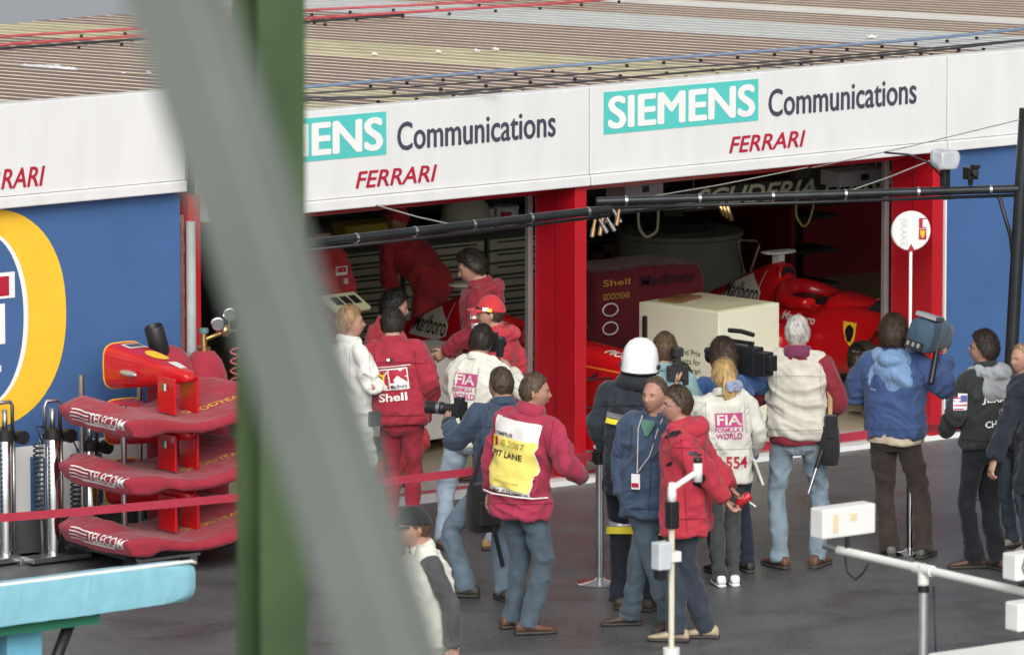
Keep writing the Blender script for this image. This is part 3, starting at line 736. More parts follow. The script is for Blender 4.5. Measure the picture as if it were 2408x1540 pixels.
    PEOPLE[key] = out; return out
def hair_mat(c):
    nm = 'hair_%.3f_%.3f' % (c[0], c[1])
    if nm in MATS: return MATS[nm]
    return mat(nm, c, .5, var=.5, vs=45, stretch=(1, 1, .25), bump=.25, bs=160, spec=.35)

def camdir(pp):   # towards the camera, in the person's own frame
    d = -np.array([Fh[0], Fh[1], 0]); c, s_ = math.cos(-pp['rz']), math.sin(-pp['rz']); return np.array([c*d[0]-s_*d[1], s_*d[0]+c*d[1], 0])
def strip(pp, which, pts, w, m, n, name='seam', off=.0035):
    """a narrow sewn line along pts (wearer's frame), cast onto the cloth along n"""
    V, Fm, _ = pp[which]; bv = pp.setdefault('bv_'+which, None) or BVHTree.FromPolygons([tuple(p) for p in V], Fm); pp['bv_'+which] = bv
    n = Vector(n).normalized(); P, t = resample(pts, max(6, int(np.linalg.norm(np.diff(np.array(pts, float), axis=0), axis=1).sum()/.018))); L_ = []
    for i in range(len(P)):
        d = Vector(P[min(i+1, len(P)-1)]-P[max(i-1, 0)]).normalized(); s_ = d.cross(n).normalized()*w/2; row = []
        for sg in (-1, 1):
            h = bv.ray_cast(Vector(P[i])+s_*sg+n*.5, -n); row.append(None if h[0] is None else h[0]+n*off)
        L_.append(row)
    runs = [[]]
    for a, c in zip(L_[:-1], L_[1:]):
        if None not in (a[0], a[1], c[0], c[1]) and (a[0]-c[0]).length < .05: runs[-1].append((a, c))
        elif runs[-1]: runs.append([])
    best = max(runs, key=len); b = MB()
    if best:
        V_ = [best[0][0][0], best[0][0][1]]
        for a, c in best: V_ += [c[0], c[1]]
        b.add(V_, [(2*i, 2*i+1, 2*i+3, 2*i+2) for i in range(len(best))]); return b.build(name, m, pp['root'])
def tailor(key, hem, seam_c, yoke=True, spine=False, cuffs=True, pockets=False, band=.05):
    """hem band, yoke, side seams, cuffs and back pockets on the side one sees"""
    pp = PEOPLE[key]; B = pp['bend']; n = camdir(pp)+np.array([0, 0, .12]); rt = np.array([n[1], -n[0], 0]); rt = rt/np.linalg.norm(rt); m = fabric('seam_%s' % key, seam_c, .9, .1, .0)  # seam colour darker than the cloth: thread and seam shadow together
    c = lambda x, z: B((0, 0, z))+rt*x*pp['k']
    strip(pp, 'top_m', [c(-.26, hem+band), c(0, hem+band-.006), c(.26, hem+band)], .006, m, n)
    if yoke: strip(pp, 'top_m', [c(-.24, 1.345), c(0, 1.355), c(.24, 1.345)], .0055, m, n)
    if spine: strip(pp, 'top_m', [c(.0, 1.45), c(.005, 1.2), c(0, hem+.01)], .0055, m, n)
    for sg in (-1, 1): strip(pp, 'top_m', [c(.155*sg, 1.44), c(.15*sg, 1.3), c(.165*sg, 1.2)], .005, m, n)
    if pockets:
        for sg in (-1, 1):
            for a, b_ in (((.04, .90), (.125, .90)), ((.125, .90), (.125, .80)), ((.125, .80), (.085, .775)), ((.085, .775), (.04, .80)), ((.04, .80), (.04, .90))):
                strip(pp, 'legs_m', [c(a[0]*sg, a[1]), c((a[0]+b_[0])/2*sg, (a[1]+b_[1])/2), c(b_[0]*sg, b_[1])], .006, m, n, 'pocket_seam')
        strip(pp, 'legs_m', [c(0, .93), c(0, .86), c(0, .79)], .006, m, n, 'pocket_seam')
    if cuffs:
        for (sh, el, wr, u, w) in pp['arms']:
            b = MB(); r = .052*pp['k']; b.tube([wr-w*.035, wr-w*.02, wr+w*.012, wr+w*.018], [r*.97, r*1.04, r*1.02, r*.8], 16); b.build('cuff', m, pp['root'], smooth=True)
def decal(pp, which, V2, F, c, n, up, w, h, m, name='print', off=.004):
    """lay flat artwork (unit square) on a garment: cast every point onto the cloth"""
    V, Fm, _ = pp[which]; bv = BVHTree.FromPolygons([tuple(p) for p in V], Fm)
    n = Vector(n).normalized(); up = Vector(up); up = (up-n*up.dot(n)).normalized(); rt = up.cross(n)
    c = Vector(c); out = []; miss = set()
    for u, v in V2:
        o = c+rt*(u-.5)*w+up*(v-.5)*h+n*.6
        hit = bv.ray_cast(o, -n)
        q = hit[0] if hit[0] is not None else c+rt*(u-.5)*w+up*(v-.5)*h
        if hit[0] is None: miss.add(len(out))
        out.append(q+n*off)
    b = MB(); b.add(out, [f for f in F if not miss.intersection(f)]); o = b.build(name, m, pp['root'], smooth=True); return o
def gridq(nx=8, ny=8):
    V = np.array([(i/nx, j/ny) for j in range(ny+1) for i in range(nx+1)]); F = [(j*(nx+1)+i, j*(nx+1)+i+1, (j+1)*(nx+1)+i+1, (j+1)*(nx+1)+i) for j in range(ny) for i in range(nx)]
    return V, F
def back_print(pp, items, which='top_m', base_off=.005, step=.0025):
    """items: (kind, data, x, z, w, h, material, layer) in metres on the wearer's back"""
    R_ = pp['Rup']; n = R_@np.array([0, -1., 0]); up = R_@np.array([0, 0, 1.])
    for kind, data, x, z, w, h, m, lay in items:
        c = pp['bend']((x, -.15, z)); kk = pp['k']
        if kind == 'rect': V2, F = gridq(max(2, int(w/.03)), max(2, int(h/.03)))
        elif kind == 'poly':
            V2 = np.array(data); F = [tuple(range(len(V2)))]
        else: V2, F, _ = text2d(data, cut=max(2, int(w/.025)), bold=.02)
        decal(pp, which, V2, F, c, n, up, w*kk, h*kk, m, 'patch' if kind != 'text' else 'lettering', base_off+step*lay)

# ------------------------------------------------------------------ who stands where
M_JRED = fabric('team_jacket_red', S(172, 26, 52)); M_TRED = fabric('team_trousers_red', S(160, 24, 48))
M_OVR = fabric('team_overall_red', S(204, 36, 46)); M_CREAM = fabric('cream_cotton', S(214, 212, 196)); M_JEAN = fabric('jeans_blue', S(100, 122, 140), .9, .2)
M_JEAN2 = fabric('jeans_dark', S(70, 88, 102), .9, .2); M_JEANL = fabric('jeans_light', S(140, 158, 176), .9, .2); M_NAVY = fabric('navy_cloth', S(40, 52, 70))
SK = (.45, .26, .185); SKR = (.43, .235, .165)
FWD = ((.25, .35, -.85), (-.25, .95, .1))
BROWN = (.045, .028, .018); DKB = (.022, .016, .013)
p = person('H', 'man in red team jacket with big white and yellow logos on his back', head_px=(922, 722), foot_px=(945, 1262), face=14, lean=(4, -2), head=(-10, -14, 0),
       armR=((.35, -.1, -1), (-.25, .55, -.6)), armL=((.35, -.1, -1), (-.25, .55, -.6)), hands=(False, False), hair=('short', DKB), facial=False,
       top=dict(m=M_JRED, hem=.90, loose=1.26), legs=dict(m=M_TRED, loose=1.0), feet=[(.075, 0, 5), (-.075, 0, -5)], shoe=(.5, .5, .5))
SHIELD = [(.5, 0), (.8, .25), (.95, .6), (1, 1), (.66, .93), (.5, 1), (.33, .93), (0, 1), (.05, .6), (.2, .25)]
ROOFM = [(0, 0), (1, 0), (1, .42), (.5, 1), (0, .42)]
HORSE = [(.50, .0), (.62, .0), (.58, .10), (.66, .20), (.62, .30), (.70, .36), (.72, .44), (.82, .36), (.92, .40), (.98, .56), (.92, .70), (.98, .80), (.86, .76), (.84, .62), (.88, .52), (.80, .48), (.74, .56), (.62, .66), (.54, .74), (.52, .84), (.58, .90), (.50, 1.0), (.44, .94), (.34, .92), (.22, .84), (.26, .78), (.36, .80), (.38, .70), (.34, .62), (.20, .66), (.10, .58), (.02, .62), (.0, .55), (.12, .50), (.24, .56), (.34, .52), (.26, .46), (.16, .36), (.22, .32), (.34, .42), (.44, .44), (.46, .32), (.36, .22), (.26, .10), (.20, .04), (.32, .03), (.40, .14), (.52, .24), (.54, .16)]
def fill_poly(pts):
    """ear-clipped triangles of a 2-D outline"""
    bm = bmesh.new(); vs = [bm.verts.new((x, y, 0)) for x, y in pts]; bm.faces.new(vs); bmesh.ops.triangulate(bm, faces=bm.faces, ngon_method='EAR_CLIP')
    for ax in (0, 1):
        for i in range(1, 10):
            co = [0, 0, 0]; co[ax] = i/10; no = [0, 0, 0]; no[ax] = 1
            bmesh.ops.bisect_plane(bm, geom=bm.verts[:]+bm.edges[:]+bm.faces[:], plane_co=co, plane_no=no)
    bm.verts.index_update(); V = np.array([v.co[:2] for v in bm.verts]); F = [tuple(v.index for v in f.verts) for f in bm.faces]; bm.free(); return V, F
def art(pp, which, pts, x, z, w, h, m, lay, yb=-.15, n=None, c=None, up=None):
    V2, F = fill_poly(pts); R_ = pp['Rup']
    decal(pp, which, V2, F, pp['bend']((x, yb, z)) if c is None else c, R_@np.array([0, -1., 0]) if n is None else n, R_@np.array([0, 0, 1.]) if up is None else up, w*pp['k'], h*pp['k'], m, 'patch', .004+.0025*lay)
back_print(p, [('rect', 0, -.0, 1.235, .285, .165, M_WHITE2, 0), ('rect', 0, -.069, 1.235, .128, .145, M_JRED, 1), ('rect', 0, .071, 1.235, .13, .145, M_REDINK, 1),
               ('text', 'Shell', .005, 1.10, .225, .062, M_WHITE2, 1), ('rect', 0, .01, 1.385, .028, .02, M_WHITE2, 1), ('rect', 0, .036, 1.385, .026, .02, M_NAVY, 1), ('rect', 0, 0, 1.333, .33, .006, M_WHITE2, 1)])
art(p, 'top_m', SHIELD, -.069, 1.235, .078, .12, M_YEL, 2); art(p, 'top_m', HORSE, -.069, 1.24, .035, .06, M_BLACK, 3)
art(p, 'top_m', ROOFM, .071, 1.212, .13, .10, M_WHITE2, 2); back_print(p, [('text', 'Marlboro', .071, 1.18, .12, .028, M_BLACK, 3)])
p = person('G', 'fair-haired man in a long white coat with folded arms, half behind the grey brace', head_px=(822, 718), foot_px=(826, 1262), face=62, head=(16, 0, 0), hair=('short', (.32, .20, .10)), skin=SK,
       armR=((.25, .3, -.95), (-.75, .75, .05)), armL=((.25, .3, -.95), (-.75, .75, .15)), hands=(True, False), top=dict(m=fabric('white_coat', S(232, 232, 224)), hem=.56, loose=1.1), legs=dict(c=S(150, 30, 44)))
b = MB(); b.bbox((.16, .02, .78), (.235, .12, .9)); 
pk = p
p = person('F', 'driver in red team jacket and red cap, face in profile to the left', head_px=(1153, 696), foot_px=(1172, 1232), face=-70, head=(-12, 0, 0), hair=('crop', BROWN), skin=SK,
       top=dict(m=fabric('driver_jacket', S(196, 32, 52)), hem=.86, loose=1.05, hood=fabric('driver_jacket', S(196, 32, 52))), legs=dict(m=M_TRED), armR=((.3, -.3, -1), (-.2, .5, -.7)))
pF = p
p = person('I', 'photographer in cream waistcoat with purple print, camera raised, light jeans and tan shoes', head_px=(1133, 770), H=1.70, drop=.08, feet_px=[(1162, 1292, 60), (1046, 1288, -40)], foot_px=(1112, 1282), face=24, lean=(10, 0), head=(-6, -10, 0), hair=('short', DKB), facial=False,
       armR=((.55, .5, -.55), (-.8, .25, .8)), armL=((.45, .55, -.6), (-.45, .6, .75)), top=dict(kind='vest', m=M_CREAM, c2=S(208, 206, 190), hem=.86, loose=1.1), legs=dict(m=M_JEANL, loose=1.12), shoe=(.36, .22, .10))
FIA = [('rect', 0, -.02, 1.34, .20, .10, M_PINK, 0), ('text', 'FIA', -.02, 1.342, .17, .075, M_CREAM, 1), ('text', 'FORMULA 1', -.02, 1.265, .20, .032, M_PINK, 1), ('text', 'WORLD', -.02, 1.215, .19, .045, M_PINK, 1)]
back_print(p, FIA); pI = p
p = person('J', 'photographer in dark blue jacket with a long lens, black bag on his hip', head_px=(1180, 866), H=1.74, drop=.12, feet_px=[(1186, 1412, 10), (1097, 1402, -50)], foot_px=(1150, 1402), face=-28, lean=(14, 4), head=(-8, 0, 0), hair=('crop', (.06, .04, .028)), facial=False,
       armR=((.35, .3, -.9), (-.5, .8, .4)), armL=((.45, .55, -.75), (-.2, .75, .62)), top=dict(c=S(54, 74, 96), hem=.90, loose=1.12), legs=dict(m=M_JEAN, loose=1.05), shoe=(.07, .06, .045), curl=(.8, .8))
pJ = p
p = person('K', 'man in crimson jacket wearing a yellow and white pit lane bib', head_px=(1258, 873), feet_px=[(1244, 1490, 38), (1208, 1475, 24)], face=36, lean=(2, 0), head=(46, 0, 0), hair=('crop', (.085, .055, .035)), skin=SKR,
       armR=((.62, .12, -.85), (-.15, .9, -.35)), armL=((.25, -.12, -1), (.0, .12, -1)), hands=(False, True), top=dict(m=fabric('crimson_jacket', S(176, 34, 72)), hem=.80, loose=1.14, flare=1.12, collarh=1.35), legs=dict(m=M_JEAN2, loose=1.12), shoe=(.13, .055, .03), bulk=1.02)
pK = p
p = person('L', 'firefighter in white helmet and dark blue suit with yellow reflective bands', head_px=(1508, 800), foot_px=(1490, 1432), face=12, head=(0, 0, 0), hair=('crop', DKB), facial=False, armR=((.3, .1, -1), (-.3, .6, -.6)), armL=((.32, -.05, -1), (-.25, .55, -.55)), hands=(False, False),
       top=dict(c=S(44, 52, 62), hem=.78, loose=1.12), legs=dict(c=S(36, 42, 54), loose=1.15), shoe=(.06, .045, .03), feet=[(.12, 0, 8), (-.1, .05, -8)])
pL = p
p = person('M', 'man in pale teal sweater standing behind the white helmet', head_px=(1562, 784), foot_px=(1598, 1350), face=14, lean=(6, 2), head=(-6, -4, 0), hair=('short', (.09, .055, .03)), facial=False, top=dict(c=S(122, 160, 166), hem=.95, loose=1.1), legs=dict(c=S(40, 46, 60)))
p = person('P', 'television cameraman with brown hair and blue jacket behind the blonde photographer', head_px=(1700, 797), foot_px=(1742, 1346), face=-24, lean=(2, 3), head=(4, -4, 0), hair=('long', (.055, .034, .024)), facial=False, armR=((.7, .4, -.2), (-.3, .8, .6)), armL=((.75, .4, -.35), (-.25, .3, .9)),
       top=dict(c=S(46, 88, 142), hem=.88, loose=1.1), legs=dict(c=S(36, 42, 60)), shoe=(.02, .02, .02), feet=[(.14, 0, 5), (-.08, 0, -5)])
pP = p
p = person('Q', 'blonde woman photographer in cream waistcoat numbered 554, white trainers', head_px=(1702, 845), feet_px=[(1724, 1374, 0), (1692, 1376, 0)], face=-10, lean=(4, 0), head=(-14, 0, 0), hair=('ponytail', (.50, .34, .15)), facial=False, armL=((.55, .5, -.35), (-.1, .5, .95)), armR=((.35, .1, -1), (-.15, .7, -.5)), hands=(False, True),
       top=dict(kind='vest', m=fabric('cream_vest', S(208, 206, 192)), c2=S(204, 202, 190), hem=.82, loose=1.10), legs=dict(c=S(66, 70, 70), loose=.9), shoe=(.8, .8, .8))
back_print(p, [(a, b_, x+.03, z-.03, w*1.08, h*1.08, m, l) for a, b_, x, z, w, h, m, l in FIA]+[('text', '554', .06, .985, .17, .095, M_REDINK, 1)]); pQ = p
p = person('R', 'grey-haired man in beige waistcoat over dark red shirt, black bag on a strap', head_px=(1874, 742), feet_px=[(1922, 1332, 18), (1836, 1334, -42)], face=8, lean=(3, 0), head=(-12, -4, 0), hair=('crop', (.42, .40, .37)), skin=SKR, facial=False, armR=((.42, .0, -1), (-.3, .7, -.3)), armL=((.48, .12, -.95), (-.3, .85, .1)), hands=(False, False),
       top=dict(kind='vest', m=fabric('beige_vest', S(196, 190, 174)), c2=S(140, 24, 44), mc=fabric('cloth_R_collar', S(120, 40, 80)), collarh=1.3, hem=.93, loose=1.16, tail=(.95, .885, fabric('cloth_R_tail', S(140, 24, 44)))), legs=dict(m=fabric('jeans_mid', S(120, 142, 158), .9, .2), loose=1.0), shoe=(.12, .055, .03), bulk=1.02)
pR = p
p = person('S', 'cameraman in bright blue hooded jacket and brown trousers, camera on his shoulder', head_px=(2100, 743), feet_px=[(2172, 1310, 12), (2094, 1306, -20)], face=14, lean=(2, 2), head=(4, -2, -3), hair=('long', (.05, .032, .022)), facial=False, armR=((.72, .2, -.75), (-.15, .55, .95)), armL=((.48, .1, -.95), (-.3, .8, -.1)), hands=(True, False),
       top=dict(c=S(54, 82, 132), hem=.90, loose=1.24, tail=(.93, .845, fabric('cloth_S_tail', S(196, 178, 150))), hoodsize=1.5, hood=fabric('pale_blue_hood', S(108, 146, 190))), legs=dict(c=S(62, 50, 44), loose=1.14), shoe=(.10, .10, .095), bulk=1.04)
pS = p
p = person('T', 'dark-haired man in black jacket with grey hood and a small striped flag on the sleeve', head_px=(2314, 778), feet_px=[(2345, 1338, 8), (2288, 1334, -60)], face=-38, lean=(1, 0), head=(-34, 0, 0), hair=('thick', (.03, .02, .015)), skin=SKR, armL=((.35, .0, -1), (-.2, .75, -.55)), armR=((.3, .0, -1), (-.2, .75, -.55)), hands=(False, False),
       top=dict(c=S(46, 50, 50), hem=.92, loose=1.16, hoodsize=1.25, hood=fabric('grey_hood', S(150, 154, 158))), legs=dict(c=S(32, 36, 42), loose=1.08), shoe=(.09, .05, .035))
pT = p
back_print(p, [('text', 'JERAMA', .04, 1.275, .34, .055, M_WHITE2, 1), ('text', 'CHAMP', .02, 1.10, .27, .05, M_WHITE2, 1), ('text', '1997', .07, 1.19, .10, .04, mat('grey_print', (.4, .4, .4), .7), 1)])
p = person('U', 'fair balding man at the right edge behind the black jacket', head_px=(2402, 808), foot_px=(2398, 1292), face=-130, head=(0, 0, 0), hair=('receding', (.3, .2, .12)), skin=SKR, top=dict(c=S(34, 40, 54), hem=.88), legs=dict(m=M_JEAN2), shoe=(.4, .36, .28))
p = person('V', 'person in dark navy coat cut off by the right edge of the view', head_px=(2470, 760), H=1.84, foot_px=(2462, 1392), face=-14, armL=((.42, -.05, -1), (.30, .0, -1)), armR=((.3, 0, -1), (0, .2, -1)), hair=('short', DKB), facial=False, top=dict(m=fabric('navy_coat', S(36, 42, 56)), hem=.70, loose=1.2), legs=dict(c=S(40, 46, 56)))
p = person('N', 'man in blue jacket facing the camera with an accreditation pass on a lanyard', head_px=(1543, 884), feet_px=[(1574, 1480, 10), (1478, 1470, 60)], face=-158, lean=(2, 0), head=(14, 0, 0), hair=('receding', (.10, .065, .04)), skin=SKR, armR=((.25, -.1, -1), (-.25, .4, -.85)), armL=((.25, -.1, -1), (-.2, .3, -.9)), hands=(False, False),
       top=dict(c=S(58, 80, 108), hem=.80, loose=1.14), legs=dict(m=M_JEAN2, loose=1.05), shoe=(.07, .045, .03))
pN = p
p = person('O', 'man in bright red hooded jacket with glasses, hands behind his back holding a can', head_px=(1592, 905), feet_px=[(1585, 1508, 4), (1655, 1500, 0)], face=-84, lean=(1, 0), head=(-14, 0, 0), hair=('short', (.065, .042, .026)), skin=SKR, armR=((.22, -.55, -.85), (-.42, -.55, -.75)), armL=((.3, -.55, -.85), (-.28, -.45, -.8)), palm=((-.3, -1, 0), (-.3, -1, 0)), curl=(.8, .9),
       top=dict(m=fabric('scarlet_jacket', S(190, 28, 54)), hem=.76, loose=1.26, flare=1.10, hood=fabric('scarlet_jacket', S(190, 28, 54))), legs=dict(c=S(52, 60, 76), loose=1.14), shoe=(.42, .33, .22))
pO = p
p = person('W', 'man in black cap and cream waistcoat walking to the left in the foreground', head_px=(972, 1178), H=1.76, foot_px=(1012, 1845), face=-112, lean=(4, 0), head=(10, -6, 0), hair=('crop', (.09, .05, .03)), skin=SKR, armL=((.25, -.25, -1), (.0, .1, -1)), armR=((.2, .2, -1), (0, .5, -.8)),
       top=dict(kind='vest', m=M_CREAM, c2=S(74, 76, 76), hem=.86, loose=1.1), legs=dict(c=S(60, 64, 66)))
pW = p
# team members inside the garage
GI = 'mechanics inside the garage'
p = person('C', 'dark-haired man in maroon team jacket looking down beside the car', head_px=(1112, 583), H=1.78, face=-88, lean=(8, 0), head=(0, -20, 0), hair=('thick', DKB), skin=SK, armL=((.2, .2, -1), (-.2, .8, -.5)), armR=((.25, -.1, -1), (-.2, .7, -.6)), top=dict(m=fabric('maroon_jacket', S(150, 22, 44)), hem=.82, loose=1.14, hood=fabric('maroon_jacket', S(150, 22, 44))), legs=dict(m=M_TRED), floor=.03, group=GI)
pC = p
p = person('B', 'mechanic in red overalls bending over at the drawers, seen from behind', head_px=(935, 545), pos=(1.53, 4.3), H=1.64, face=-52, lean=(50, 0), head=(0, 20, 0), hair=('none', DKB), facial=False, armL=((.1, .75, -.75), (0, .55, -1)), armR=((.1, .6, -.8), (0, .5, -1)), top=dict(m=M_OVR, hem=.88, loose=1.12), legs=dict(m=M_OVR, loose=1.14), floor=.03, group=GI)
pB = p
p = person('A', 'mechanic in red overalls with sleeve badges, half hidden by the brace', head_px=(752, 500), H=1.76, face=150, head=(0, -25, 0), lean=(10, 0), hair=('short', DKB), armL=((.25, .1, -1), (-.3, .7, -.5)), armR=((.25, .1, -1), (-.3, .7, -.5)), top=dict(m=M_OVR, hem=.85, loose=1.15), legs=dict(m=M_OVR), floor=.03, group=GI)
p = person('D', 'black-haired mechanic in red stooping behind the man with the big back logo', head_px=(925, 680), H=1.74, drop=.24, face=70, head=(10, -10, 0), hair=('thick', (.012, .010, .010)), skin=SK, top=dict(m=M_OVR, hem=.88, loose=1.2), legs=dict(m=M_OVR), lean=(12, 0), floor=.03, group=GI)
p = person('E', 'mechanic in orange-red overalls mostly hidden by the middle pillar', pos=(.42, 1.0), H=1.68, hands=(False, False), face=-120, head=(0, 0, 0), hair=('short', DKB), top=dict(c=S(196, 44, 36), hem=.86, loose=1.2), legs=dict(m=M_OVR), armL=((.3, .1, -.9), (-.1, .3, -.9)), armR=((.35, 0, -.9), (-.1, .3, -.9)), floor=.03, group=GI)

# ------------------------------------------------------------------ things worn (parts) and things held (things of their own)
def worn(name, mb, mats, pp, **k): return mb.build(name, mats, pp['root'], **k)
def held(name, mb, mats, pp, label, cat, smooth=False, bevel=0., angle=None):
    V = np.array([tuple(v) for v in mb.v]); c = (V.min(0)+V.max(0))/2; mb.v = [tuple(v) for v in V-c]
    o = mb.build(name, mats, None, smooth=smooth, bevel=bevel, angle=angle)
    o.matrix_world = Matrix.Translation(Vector(pp['P'])) @ Matrix.Rotation(pp['rz'], 4, 'Z') @ Matrix.Translation(Vector(c))
    o.location = o.matrix_world.translation; o.rotation_euler = (0, 0, pp['rz']); tag(o, label, cat); return o
def cap(pp, m, patch=None):
    D = HD; Pn = headsurf(D); y, z = Pn[:, 1], Pn[:, 2]
    line = np.interp(y/.097, [-1, 0, 1], [.0, .022, .045]); msk = smooth01((z-line)/.008)
    off = -.012+msk*.031+smooth01((z-.07)/.05)*.006; P2 = Pn+D*off[:, None]
    co = meshobj('cap', pp['hp'](P2), [f for f in HF if max(off[i] for i in f) > -.008], m, pp['root'])
    b = MB(); V = []; n = 14
    for lay in (0, .004):
        for j in range(5):
            for i in range(n+1):
                a = math.pi*(i/n-.5)*.92; r = .072+.066*j/4*math.cos(a)**.5; V.append(pp['hp']((.080*math.sin(a), .018+r*math.cos(a)**.8*1.0+.03*math.cos(a), .050-.012*(j/4)**1.3-.016*math.sin(a)**2-lay)))
    F = []
    for L_ in (0, 1):
        o_ = L_*5*(n+1)
        for j in range(4):
            for i in range(n): F.append((o_+j*(n+1)+i, o_+j*(n+1)+i+1, o_+(j+1)*(n+1)+i+1, o_+(j+1)*(n+1)+i))
    b.add(V, F); b.build('brim', m, co, smooth=True)
    if patch:
        for (x, y_, zz, w, h, pm) in patch:
            d = Vector((x, y_, zz)).normalized(); b = MB()
            i = int(np.argmax(HD@np.array(d))); c = Vector(P2[i])+d*.003; up = Vector((0, 0, 1)); up = (up-d*up.dot(d)).normalized(); rt = up.cross(d)
            b.add([pp['hp'](tuple(c+rt*sx*w/2+up*sy*h/2)) for sx, sy in ((-1, -1), (1, -1), (1, 1), (-1, 1))], [(0, 1, 2, 3)]); b.build('patch', pm, co)
    return co
cap(pF, fabric('red_cap', S(206, 26, 40), .8, .08, .1), [(.15, .9, .6, .05, .035, M_WHITE2), (-.9, .25, .45, .05, .03, M_WHITE2), (-.9, -.1, .4, .035, .026, M_YEL)])
cap(pW, fabric('black_cap', S(44, 46, 46), .85, .1, .1))
cap(pB, M_OVR)
back_print(pF, [])
# left-arm badges of the driver and mechanics
def sleeve_patch(pp, arm, t, n, w, h, m, lay=1):
    sh, el, wr, u, w_ = pp['arms'][arm]; c = sh+(el-sh)*t
    V2, F = gridq(3, 3); which = 'sleeves' if 'sleeves' in pp else 'top_m'
    decal(pp, which, V2, F, c, n, (0, 0, 1), w, h, m, 'patch', .004+.002*lay)
for key, arm in (('F', 1), ('C', 1), ('A', 1), ('D', 0)):
    pp = PEOPLE[key]; n = camdir(pp)
    sleeve_patch(pp, arm, .45, n, .09, .07, M_WHITE2); sleeve_patch(pp, arm, .42, n, .075, .04, M_REDINK, 2); sleeve_patch(pp, arm, .78, n, .05, .045, M_ALU)
# flag badge on the black jacket
n = camdir(pT); sleeve_patch(pT, 1, .62, n+np.array([0, 0, .1]), .10, .12, M_WHITE2)
sh, el, wr, u, w_ = pT['arms'][1]
for i in range(4):
    V2, F = gridq(3, 1); decal(pT, 'top_m', V2, F, sh+(el-sh)*.62+np.array([0, 0, -.045+i*.026]), n, (0, 0, 1), .094, .010, M_PINK, 'flag_stripe', .0085)
V2, F = gridq(2, 2); decal(pT, 'top_m', V2, F, sh+(el-sh)*.62+np.array([0, 0, .03])+np.cross(n, [0, 0, 1])*-.025, n, (0, 0, 1), .045, .045, mat('flag_blue', S(90, 100, 170), .7), 'flag_canton', .010)
# pit lane bib
wh, bl = M_WHITE2, M_BLACK
back_print(pK, [('rect', 0, 0, 1.20, .37, .50, fabric('bib_white', S(226, 224, 218), .8, .05, .3), 0), ('rect', 0, 0, 1.155, .365, .345, fabric('bib_yellow_cloth', S(248, 226, 58), .8, .04, .3), 1),
    ('rect', 0, -.155, 1.29, .022, .06, M_BLACK, 2), ('rect', 0, -.132, 1.29, .022, .06, M_YEL, 2), ('rect', 0, -.109, 1.29, .022, .06, M_REDINK, 2),
    ('text', 'B 2087', .035, 1.29, .19, .042, mat('bib_pencil', S(170, 160, 80), .8), 2), ('text', 'PIT LANE', -.01, 1.21, .24, .042, M_BLACK, 2), ('text', 'OLYMPUS', -.08, 1.348, .20, .024, M_BLACK, 2),
    ('text', 'GRAND PRIX 1997', 0, 1.03, .22, .016, mat('bib_pencil', S(170, 160, 80), .8), 2), ('text', 'OLYMPUS OLYMPUS', 0, .968, .35, .024, M_BLACK, 2)], base_off=.024, step=.007)
b = MB(); P_ = [pK['bend'](q) for q in ((-.2, -.14, .955), (-.1, -.185, .95), (.1, -.185, .95), (.205, -.13, .945), (.235, 0, .94))]
b.tube(P_, .006, 6); worn('bib_tie', b, wh, pK)
# firefighter: helmet, reflective bands
b = MB(); hpL = pL['hp']; prof = [(.155, -.075), (.150, -.02), (.146, .04), (.130, .095), (.095, .138), (.05, .160), (.0, .166)]
b.lathe([(r*.80, z*.93) for r, z in prof], 28, 0, None, 1., 1.14); b.v = [tuple(hpL((v[0], v[1]-.012, v[2]))) for v in b.v]
hl = worn('helmet', b, mat('helmet_white', (.86, .86, .85), .3, var=.02, coat=.4), pL, smooth=True, angle=1.2)
b = MB(); b.tube([hpL((.146*math.cos(a)*.83, -.012+.168*math.sin(a)*.83, -.068)) for a in np.linspace(0, 2*math.pi, 33)], .008, 8); b.build('helmet_rim', M_BLACK, hl, smooth=True)
b = MB(); b.box(hpL((.125, -.02, -.03)), (.02, .05, .03)); b.box(hpL((-.125, -.02, -.03)), (.02, .05, .03)); b.build('helmet_clip', M_BLACK, hl)
b = MB(); b.tube([pL['bend']((.105*math.cos(a), -.02+.10*math.sin(a), 1.51)) for a in np.linspace(0, 2*math.pi, 25)], [.05]*25, 10); worn('neck_guard', b, fabric('neck_guard_cloth', S(40, 44, 52)), pL, smooth=True)
def band_ring(pp, zlist, m1, m2, rx, ry):
    for z, m in zip(zlist, (m1, m2)):
        back_print(pp, [('rect', 0, .02, z, .40, .034, m, 1)])
band_ring(pL, (1.285, 1.245), M_ALU, M_YEL2, .2, .15)
def leg_band(pp, leg, t, m, r, hgt):
    hip, kn, an, yw = pp['legs'][leg]; c = kn+(an-kn)*t; d = (an-kn)/np.linalg.norm(an-kn); b = MB()
    b.tube([c-d*hgt/2, c+d*hgt/2], r, 18, caps=False); worn('reflective_band', b, m, pp, smooth=True)
for l_ in (0, 1): leg_band(pL, l_, -.12, M_ALU, .106, .05); leg_band(pL, l_, .0, M_YEL2, .104, .05)
# glasses
def glasses(pp):
    b = MB(); hp = pp['hp']
    for sx in (1, -1):
        b.tube([hp((.032*sx+.021*math.cos(a), .098, .003+.016*math.sin(a))) for a in np.linspace(0, 2*math.pi, 15)], .0016, 5); b.tube([hp((.053*sx, .096, .006)), hp((.074*sx, .05, .008)), hp((.077*sx, -.01, .006))], .0016, 5)
    b.tube([hp((-.011, .1, .006)), hp((.011, .1, .006))], .0016, 5); worn('glasses', b, M_STEEL, pp)
glasses(pO); glasses(pT)
